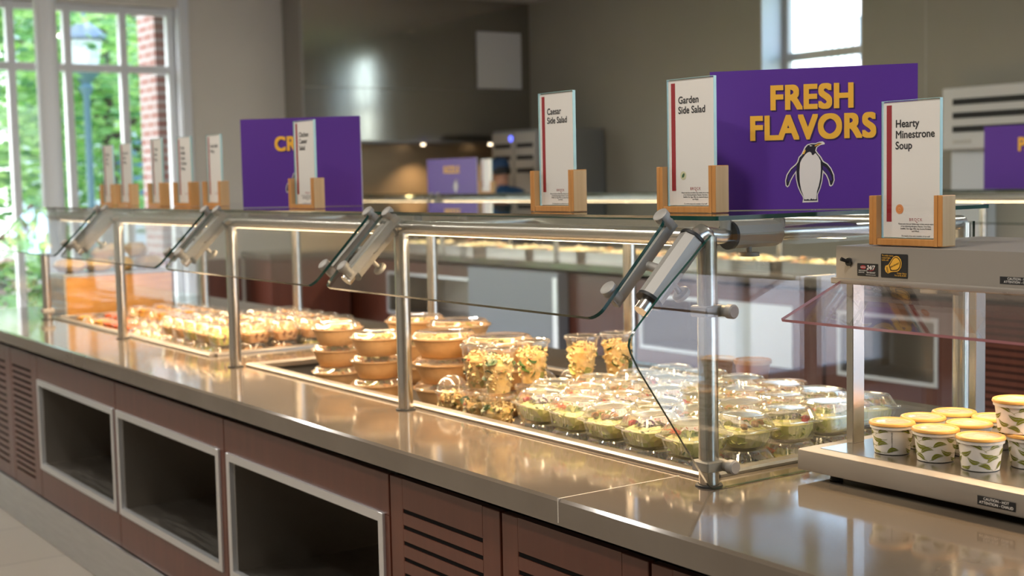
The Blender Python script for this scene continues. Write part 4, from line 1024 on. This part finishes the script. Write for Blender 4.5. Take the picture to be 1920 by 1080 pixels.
# ------------------------------------------------------------------ second counter across the aisle
Y2 = 4.40
F2B = .52
def sx2(v): return 2.038 + (v - 2.038) * 1.048
c2 = thing('countertop', 'tan stone countertop of the second counter across the aisle', 'countertop', (0, 0, 0))
B().box(XL + .02, 2.4, Y2 - .05, Y2 + .86, UND, TOP, 0, .004).done('slab', 'quartz', c2)
tag(B().box(XL + .02, 2.35, Y2 + .50, Y2 + .82, 0, UND - .001).done('counter_base', 'dark_grey'), 'dark base structure under the second counter across the aisle', 'counter base')
tag(B().box(XL + .02, 2.35, Y2 + .0, Y2 + .02, .002, .178).done('kick_plate', 'kick_steel'), 'steel kick plate along the foot of the second counter', 'kick plate')
def plain_panel(x0, x1, label, m='cherry', y=Y2, inset=None):
    t = thing('cabinet_panel', label, 'cabinet', ((x0 + x1) / 2, y, 0)); c = (x0 + x1) / 2
    B().box(x0 - c + .003, x1 - c - .003, 0, .03, PZ0, PZ1, 0, .002).done('front_panel', m, t)
    if inset:
        a, d = inset[0] - c, inset[1] - c
        b = B().box(a, d, -.006, .001, .31, .71); b.done('steel_door', 'frame_alu', t)
    return t
plain_panel(XL + .03, sx2(-8.75), 'broad dark red panel of the second counter behind the left food well')
opening_cabinet(sx2(-8.75), sx2(-7.135), sx2(-8.62), sx2(-7.16), 'open framed cabinet of the second counter, leftmost one across the aisle', Y2, .45)
t = thing('return_cabinet', 'dark red panelled cabinet along the left wall beneath the far counter end', 'cabinet', (XL + .002, 3.50, 0))
B().box(0, .62, 0, .84, .18, .84, 0, .003).done('front_panel', 'cherry', t); B().box(0, .58, 0.01, .84, .001, .179).done('plinth', 'kick_steel', t); B().box(0, .66, -.03, .848, .8405, .90, 0, .004).done('worktop', 'quartz', t)
tag(B().box(XL + .002, XL + .03, 3.04, 3.46, .001, .84, 0, .003).done('wall_panel', 'cherry'), 'dark red wall panel low between the big window and the far counter', 'wall panel')
def grey_end():
    t = thing('grey_cabinet', 'blue-grey metal cabinet standing in the second counter front across the aisle', 'cabinet', (sx2(-6.5), Y2, 0))
    a = sx2(-7.13) - sx2(-6.5); c = sx2(-5.9) - sx2(-6.5)
    B().box(a + .003, c - .003, -.10, -.002, .001, UND - .02, 0, .004).done('body', 'pillar_grey', t)
    B().box(c - .07, c - .01, -.106, -.099, .10, UND - .06).done('edge_strip', 'frame_alu', t)
    return t
grey_end()
plain_panel(sx2(-5.9), sx2(-5.22), 'narrow dark red panel between grey cabinet and open cabinet across the aisle')
opening_cabinet(sx2(-5.2), sx2(-4.36), sx2(-5.08), sx2(-4.44), 'open framed cabinet of the second counter seen behind the corner post', Y2, .45)
plain_panel(sx2(-4.36), sx2(-3.42), 'dark red panel with a pale steel door, across the aisle behind the salads', inset=(sx2(-4.30), sx2(-3.66)))
opening_cabinet(sx2(-3.40), sx2(-2.5), sx2(-3.30), sx2(-2.6), 'open framed cabinet of the second counter seen behind the soup warmer', Y2, .45)
louver_cabinet(sx2(-2.48), sx2(-1.4), sx2(-2.35), sx2(-1.5), 'slotted dark red cabinet of the second counter at the right edge', Y2)
guard('sneeze guard of the second counter across the aisle', [-9.9, -8.2, -6.5, -4.8, -3.1, -1.4, .3], .74, Y2 + .05, 1.43, True, False, None, False)
g2 = D.objects['sneeze_guard.001']
B().cyl((-7.78, .17, 1.338), (-7.25, .17, 1.333), .02, 12).done('light_tube', 'led_cool', g2); B().cyl((-8.53, .17, 1.341), (-7.86, .17, 1.341), .012, 12).done('light_tube', 'led_cool', g2)
# pans of food on the second counter
for i, x in enumerate([-9.0, -8.2, -7.4, -6.7, -6.0, -5.3, -4.6, -3.9, -3.2]):
    t = thing('food_pan', f'steel pan of food on the second counter, {NTH[i]} from the left', 'food pan', (x, Y2 + .42, TOP + .0005), 0, 'pans on the second counter')
    b = B().box(-.30, .30, -.24, .24, 0, .006).box(-.30, .30, -.24, -.232, .006, .075).box(-.30, .30, .232, .24, .006, .075).box(-.30, -.292, -.24, .24, .006, .075).box(.292, .30, -.24, .24, .006, .075); b.done('pan', 'steel_dull', t)
    b = B(); b.box(-.29, .29, -.23, .23, .0065, .05)
    for k in range(40): chunk(b, (rnd.uniform(-.25, .25), rnd.uniform(-.19, .19), .055), .045, 0, .5)
    b.done('food', 'far_food', t)
# its signs and card
S2 = 1.4395
purple_sign(-8.19, Y2 + .16, S2 - .008, .08, .74, .32, [('SIZZLE', 1)], 'small far purple sign with yellow word above a penguin, before the hood', (.58, .06, .36), top=.20, hcap=.062, lead=.07, sx=.9)
purple_sign(-2.19, Y2 + .12, S2, .03, .82, .345, [('PA', 1)], 'purple sign cut off by the right edge of the picture', (.9, .05, .4), top=.18, hcap=.075, lead=.08, xoff=-.15)
h = holder(-7.63, Y2 + .16, S2, .08, 'bamboo holder on the second counter right of the far purple sign')
card(-7.63, Y2 + .16, S2, .08, [''], 'far white menu card right of the small purple sign', None, fine=False)

# ------------------------------------------------------------------ cooking line: hood, backsplash, oven
t = thing('exhaust_hood', 'large stainless exhaust hood in the back left corner', 'exhaust hood', (XL, 4.0, 1.95)); HX = -10.0 - XL
B().prism([(.001, 0), (.001, CEIL - 1.952), (HX, CEIL - 1.952), (HX, 0)], 'y', 0, YB - 4.0 - .002).done('hood_shell', 'hood_steel', t)
B().box(HX, HX + .004, .0, YB - 4.003, .552, .558).box(HX, HX + .004, .0, YB - 4.003, .0, .03).box(HX, HX + .012, -.004, .012, 0, CEIL - 1.955).done('seam_trim', 'steel_dull', t)
tag(B().box(-9.998, -9.985, 6.05, 6.62, 2.53, 3.13, 0, .003).done('access_panel', 'white_plastic'), 'pale square panel mounted on the stainless hood', 'panel')
tag(B().box(XL + .001, XL + .03, 4.02, YB - .01, .9, 1.945).done('backsplash', 'backsplash_steel'), 'stainless backsplash on the wall beneath the hood', 'backsplash')
t = thing('cooking_range', 'stainless cooking range below the hood behind the second counter', 'range', (XL + .05, 5.3, 0))
B().box(0, .75, 0, 1.25, 0, .92, 0, .01).done('body', 'steel_dull', t)
B().box(0, .12, 0, 1.25, .92, 1.12, 0, .01).done('back_shelf', 'steel', t)
for k in range(3):
    B().cyl((.752, .25 + k * .35, .8), (.785, .25 + k * .35, .8), .03, 14).done('knob', 'black', t)
for y in (5.45, 6.3): tag(B().cyl((-10.15, y, 1.93), (-10.15, y, 1.949), .022, 12).done('hood_lamp_fixture', 'lamp_glow'), 'warm round lamp under the hood, ' + ('left one' if y < 6 else 'right one'), 'lamp')
t = thing('stacked_oven', 'tall stainless oven with dark vent slots in the back corner', 'oven', (-9.51, 5.90, 0))
B().box(0, .825, 0, .82, 0, 2.055, 0, .012).done('housing', 'oven_side', t)
for (a, c) in ((.02, .39), (.41, .78)):
    d = B().box(a, c, -.022, -.001, .12, 2.02, 0, .004).done('door', 'grey_metal', t)
    for z in (1.62, 1.75, 1.87): B().box(a + .05, c - .04, -.026, -.0215, z, z + .045).done('vent_slot', 'black', d)
    B().box(a + .3, a + .325, -.05, -.0221, .9, 1.35).done('handle', 'steel', d)
B().cyl((.365, -.030, 1.965), (.365, -.0225, 1.965), .030, 14).done('status_light', 'blue_led', t)
# wall vent unit
t = thing('wall_vent', 'pale wall-mounted vent unit with dark slots on the back wall', 'wall vent', (-4.43, YB, 1.70))
B().box(0, .95, -.22, -.001, .0, .46, 0, .01).done('housing', 'white_plastic', t)
for k in range(3): B().box(.10, .90, -.226, -.2195, .13 + k * .10, .175 + k * .10).done('slot', 'black', t)
B().box(.10, .26, -.223, -.2195, .045, .075).done('badge', 'grey_metal', t)
B().box(.03, .32, -.15, -.001, -.8, -.001, 0, .006).done('service_duct', 'trim_white', t)

# ------------------------------------------------------------------ person behind the second counter
def person(x, y, rz):
    J = {'pel': (0, 0, .98), 'sp': (-.05, 0, 1.16), 'ch': (-.13, 0, 1.36), 'nk': (-.20, 0, 1.47), 'nk2': (-.235, 0, 1.52), 'hd': (-.265, 0, 1.60), 'hd2': (-.275, 0, 1.68),
         'lh': (0, .10, .93), 'lk': (.0, .11, .50), 'la': (.03, .11, .08), 'lt': (-.12, .12, .03), 'rh': (0, -.10, .93), 'rk': (.0, -.11, .50), 'ra': (.03, -.11, .08), 'rt': (-.12, -.12, .03),
         'ls': (-.15, .19, 1.39), 'le': (-.20, .25, 1.12), 'lw': (-.40, .20, 1.00), 'rs': (-.15, -.19, 1.39), 're': (-.20, -.25, 1.12), 'rw': (-.40, -.20, 1.00)}
    Rr = {'pel': .15, 'sp': .145, 'ch': .165, 'nk': .065, 'nk2': .06, 'hd': .095, 'hd2': .085, 'lh': .10, 'lk': .065, 'la': .045, 'lt': .04, 'rh': .10, 'rk': .065, 'ra': .045, 'rt': .04,
          'ls': .075, 'le': .05, 'lw': .032, 'rs': .075, 're': .05, 'rw': .032}
    E_ = [('pel', 'sp'), ('sp', 'ch'), ('ch', 'nk'), ('nk', 'nk2'), ('nk2', 'hd'), ('hd', 'hd2'), ('pel', 'lh'), ('lh', 'lk'), ('lk', 'la'), ('la', 'lt'), ('pel', 'rh'), ('rh', 'rk'), ('rk', 'ra'), ('ra', 'rt'),
          ('ch', 'ls'), ('ls', 'le'), ('le', 'lw'), ('ch', 'rs'), ('rs', 're'), ('re', 'rw')]
    for s, sg in (('l', 1), ('r', -1)):
        w_ = Vector(J[s + 'w']); p_ = w_ + Vector((-.07, 0, -.02)); J[s + 'p'] = tuple(p_); Rr[s + 'p'] = .028; E_.append((s + 'w', s + 'p'))
        for k, (dy, L_) in enumerate(((-.033, .07), (-.011, .085), (.011, .08), (.033, .06))):
            for q, f_ in ((0, .5), (1, 1.)):
                nm = f'{s}f{k}{q}'; J[nm] = tuple(p_ + Vector((-.02 - L_ * f_, dy * 1.1, -.012 - .025 * f_ * f_))); Rr[nm] = .009; E_.append((s + 'p' if q == 0 else f'{s}f{k}0', nm))
        J[s + 'th'] = tuple(w_ + Vector((-.07, -sg * .055, -.02))); Rr[s + 'th'] = .010; E_.append((s + 'w', s + 'th'))
    names = list(J); me = D.meshes.new('person'); me.from_pydata([J[n] for n in names], [(names.index(a), names.index(b)) for a, b in E_], [])
    o = D.objects.new('person', me); COL.objects.link(o)
    o.modifiers.new('skin', 'SKIN'); sub = o.modifiers.new('sub', 'SUBSURF'); sub.levels = 1; sub.render_levels = 1
    for i, n in enumerate(names):
        me.skin_vertices[0].data[i].radius = (Rr[n], Rr[n]); me.skin_vertices[0].data[i].use_root = n == 'pel'
    bpy.context.view_layer.update()
    ev = o.evaluated_get(bpy.context.evaluated_depsgraph_get()); nm_ = D.meshes.new_from_object(ev)
    o.modifiers.clear(); o.data = nm_; nm_.name = 'person'
    for k in ('skin', 'shirt_blue', 'trousers'): nm_.materials.append(MATS[k])
    for f in nm_.polygons:
        c = f.center; f.material_index = 2 if c.z < .97 and abs(c.x) < .16 else (0 if c.z > 1.50 or c.x < -.37 else 1); f.use_smooth = True
    o.location = (x, y, 0); o.rotation_euler = (0, 0, rz)
    b = B().lathe([(.104, -.01), (.106, .03), (.098, .075), (.06, .105), (.005, .113)], n=24); b.prism([(-.19, -.03), (-.19, .03), (-.09, .085), (-.05, .085), (-.05, -.085), (-.09, -.085)], 'z', -.008, 0)
    k = b.done('cap', 'cap_blue', o); k.location = (-.272, 0, 1.655); k.rotation_euler = (0, -.25, 0)
    b = B()
    for sg in (-1, 1): b.ball((-.352, sg * .034, 1.615), .013, 0, 1)
    b.done('eyes', 'black', o); b = B().ball((-.368, 0, 1.588), .017, 0, 1, (1.2, .8, 1.3)); b.done('nose', 'skin', o)
    b = B().box(-.360, -.350, -.022, .022, 1.552, 1.560, 0, .003); b.done('mouth', 'ink_red', o)
    b = B()
    for sg in (-1, 1): b.ball((-.262, sg * .097, 1.605), .026, 0, 1, (.7, .4, 1.2))
    b.done('ears', 'skin', o)
    b = B().lathe([(.09, -.05), (.101, .0), (.101, .02)], n=20); k = b.done('hair', 'black', o); k.location = (-.262, 0, 1.645); k.rotation_euler = (0, -.2, 0)
    tag(o, 'person in a dark blue shirt and cap leaning forward behind the second counter', 'person'); return o
person(-8.62, 5.58, .10)

# ------------------------------------------------------------------ outdoors
structure(B().box(-60, XL - .3, -40, 50, -.16, -.10).done('ground', 'lawn'))
tag(B().box(-14.6, XL - .31, -12, 2.2, -.0995, -.06).done('pavement', 'pavement'), 'pale paved path outside the big window', 'path')
tag(B().box(-11.2, XL - .32, 2.80, 3.3, -.0995, 5).done('brick_pier', 'brick'), 'red brick wall projecting outside the right of the window', 'brick wall')
t = thing('street_lamp', 'dark post lamp with white lantern outside the window', 'street lamp', (-14.1, 3.18, -.0995))
B().lathe([(.14, 0), (.14, .25), (.10, .30), (.08, .5), (.045, .6), (.04, 2.75), (.09, 2.85), (.05, 2.9), (.16, 3.02), (.19, 3.06)], n=20, c0=True, c1=True).done('post', 'lantern_black', t)
B().lathe([(.15, 3.062), (.215, 3.40), (.20, 3.41)], n=8, c0=True, c1=True).done('lantern_glass', 'lantern_glass', t)
B().lathe([(.26, 3.411), (.27, 3.44), (.19, 3.53), (.07, 3.62), (.03, 3.64), (.03, 3.69), (.015, 3.75)], n=16, c0=True, c1=True).done('lantern_cap', 'lantern_cap', t)
def tree(x, y, h, cr, n, ls, mats, label, seed, trunk=True, zc=None, sq_=1.0, name='tree', cat='tree', grp='trees outside the window'):
    r = random.Random(seed); t = thing(name, label, cat, (x, y, -.0995), 0, grp)
    if trunk:
        b = B().tube([(0, 0, 0), (.05, .03, h * .3), (-.03, .02, h * .6), (.02, 0, h * .85)], .1, 10, 0, [.15, .11, .08, .03])
        for k in range(7): a = r.uniform(0, 6); z = h * r.uniform(.3, .7); b.tube([(0, 0, z), (math.cos(a) * cr * .4, math.sin(a) * cr * .4, z + cr * .35), (math.cos(a) * cr * .7, math.sin(a) * cr * .7, z + cr * .5)], .03, 6, 0, [.05, .03, .012])
        b.done('trunk', 'bark', t)
    b = B(); zc = zc if zc is not None else h - cr * .8
    clumps = [(r.gauss(0, cr * .45), r.gauss(0, cr * .45), zc + r.gauss(0, cr * .42 * sq_)) for _ in range(26)]
    for i in range(n):
        c = Vector(r.choice(clumps)) + Vector((r.gauss(0, 1), r.gauss(0, 1), r.gauss(0, .8))) * cr * .17
        if c.z < .05: c.z = .05 + r.random() * .3
        R3 = Matrix.Rotation(r.uniform(0, 6), 3, 'Z') @ Matrix.Rotation(r.uniform(-1.2, 1.2), 3, 'X'); s = ls * r.uniform(.7, 1.3)
        q = [c + R3 @ Vector(p_) * s for p_ in ((-1, 0, 0), (-.3, -.5, .12), (.6, -.42, .1), (1.1, 0, -.1), (.6, .42, .1), (-.3, .5, .12))]
        b.bm.faces.new([b.bm.verts.new(p_) for p_ in q]).material_index = r.choice((0, 0, 1, 1, 2)); b.n = len(b.bm.faces)
    b.done('foliage', mats, t); return t
LV = ['leaf_a', 'leaf_b', 'leaf_c']
for i, (x, y, h, cr, n, ls, lb, zc) in enumerate([(-14.8, .55, 5.2, 1.7, 2600, .085, 'leafy green tree at the far left of the window', None), (-15.6, 2.2, 6.0, 1.8, 2000, .09, 'leafy tree behind the round column', 3.6), (-17.2, 4.4, 6.5, 2.1, 2200, .10, 'leafy tree behind the street lamp', 3.4), (-19, 1.6, 7.5, 2.8, 2600, .13, 'taller tree farther back between column and lamp', 4.2),
        (-24, 5.5, 9, 3.4, 2600, .18, 'tall distant tree behind the street lamp', 4.8), (-25, -2, 9, 3.6, 2200, .18, 'tall distant tree at the far left', 4.8), (-21.5, 6.7, 6.5, 2.3, 2200, .13, 'distant tree between street lamp and brick wall', 2.8)]):
    tree(x, y, h, cr, n, ls, LV, lb, 20 + i, True, zc)
for i, (x, y, m, lb) in enumerate([(-12.6, .6, ['blossom', 'leaf_b', 'blossom'], 'pale blossoming bush low outside the left window'), (-13.2, 1.7, ['blossom', 'leaf_a', 'blossom'], 'pale blossoming bush behind the column'), (-13.4, 2.45, LV, 'low green bush outside by the brick wall'), (-15.5, 3.2, ['leaf_a', 'leaf_b', 'blossom'], 'low bush at the foot of the street lamp')]):
    tree(x, y, 1.2, .62, 900, .06, m, lb, 60 + i, False, .65, .7, 'bush', 'bush', 'bushes outside the window')
def house(x0, x1, y0, y1, h, label, windows=True):
    t = thing('house', label, 'building', ((x0 + x1) / 2, (y0 + y1) / 2, -.0995)); a, c = (x1 - x0) / 2, (y1 - y0) / 2
    B().box(-a, a, -c, c, 0, h).done('walls', 'house_white', t)
    B().prism([(-c - .3, h), (0, h + c * .8), (c + .3, h)], 'x', -a - .3, a + .3).done('roof', 'roof_grey', t)
    for k in range(3):
        for z in (1.5, 4.2):
            y = -c + (k + .6) * (2 * c) / 3.2
            B().box(a + .001, a + .04, y - .4, y + .4, z, z + 1.4).done('window', 'house_blue', t)
    return t
house(-38, -30, 6.4, 12, 6.0, 'pale gabled house far behind the trees outside')
# white building with balcony railing seen through the small window
t = thing('balcony_building', 'pale building with balcony railing seen through the small back window', 'building', (-13.5, 24, -.0995))
B().box(-7, 14, 0, 6, 0, 12).done('walls', 'house_white', t)
for k in range(9):
    B().box(-6 + k * 2.1, -5.0 + k * 2.1, -.05, -.001, 5.4, 7.4).done('window', 'house_blue', t)
b = B().box(-7, 14, -1.0, -.001, 4.1, 4.3); b.done('balcony_slab', 'house_white', t)
b = B()
b.box(-7, 14, -1.0, -.95, 5.25, 5.32)
for k in range(100): b.box(-7 + k * .21, -6.97 + k * .21, -1.0, -.96, 4.3, 5.25)
b.done('railing', 'lantern_black', t)
structure(B().box(-40, XR + .2, YB + .4, 60, -.16, -.10).done('ground', 'lawn'))
structure(B().box(XR + .2, 60, -40, 60, -.16, -.10).done('ground', 'pavement'))
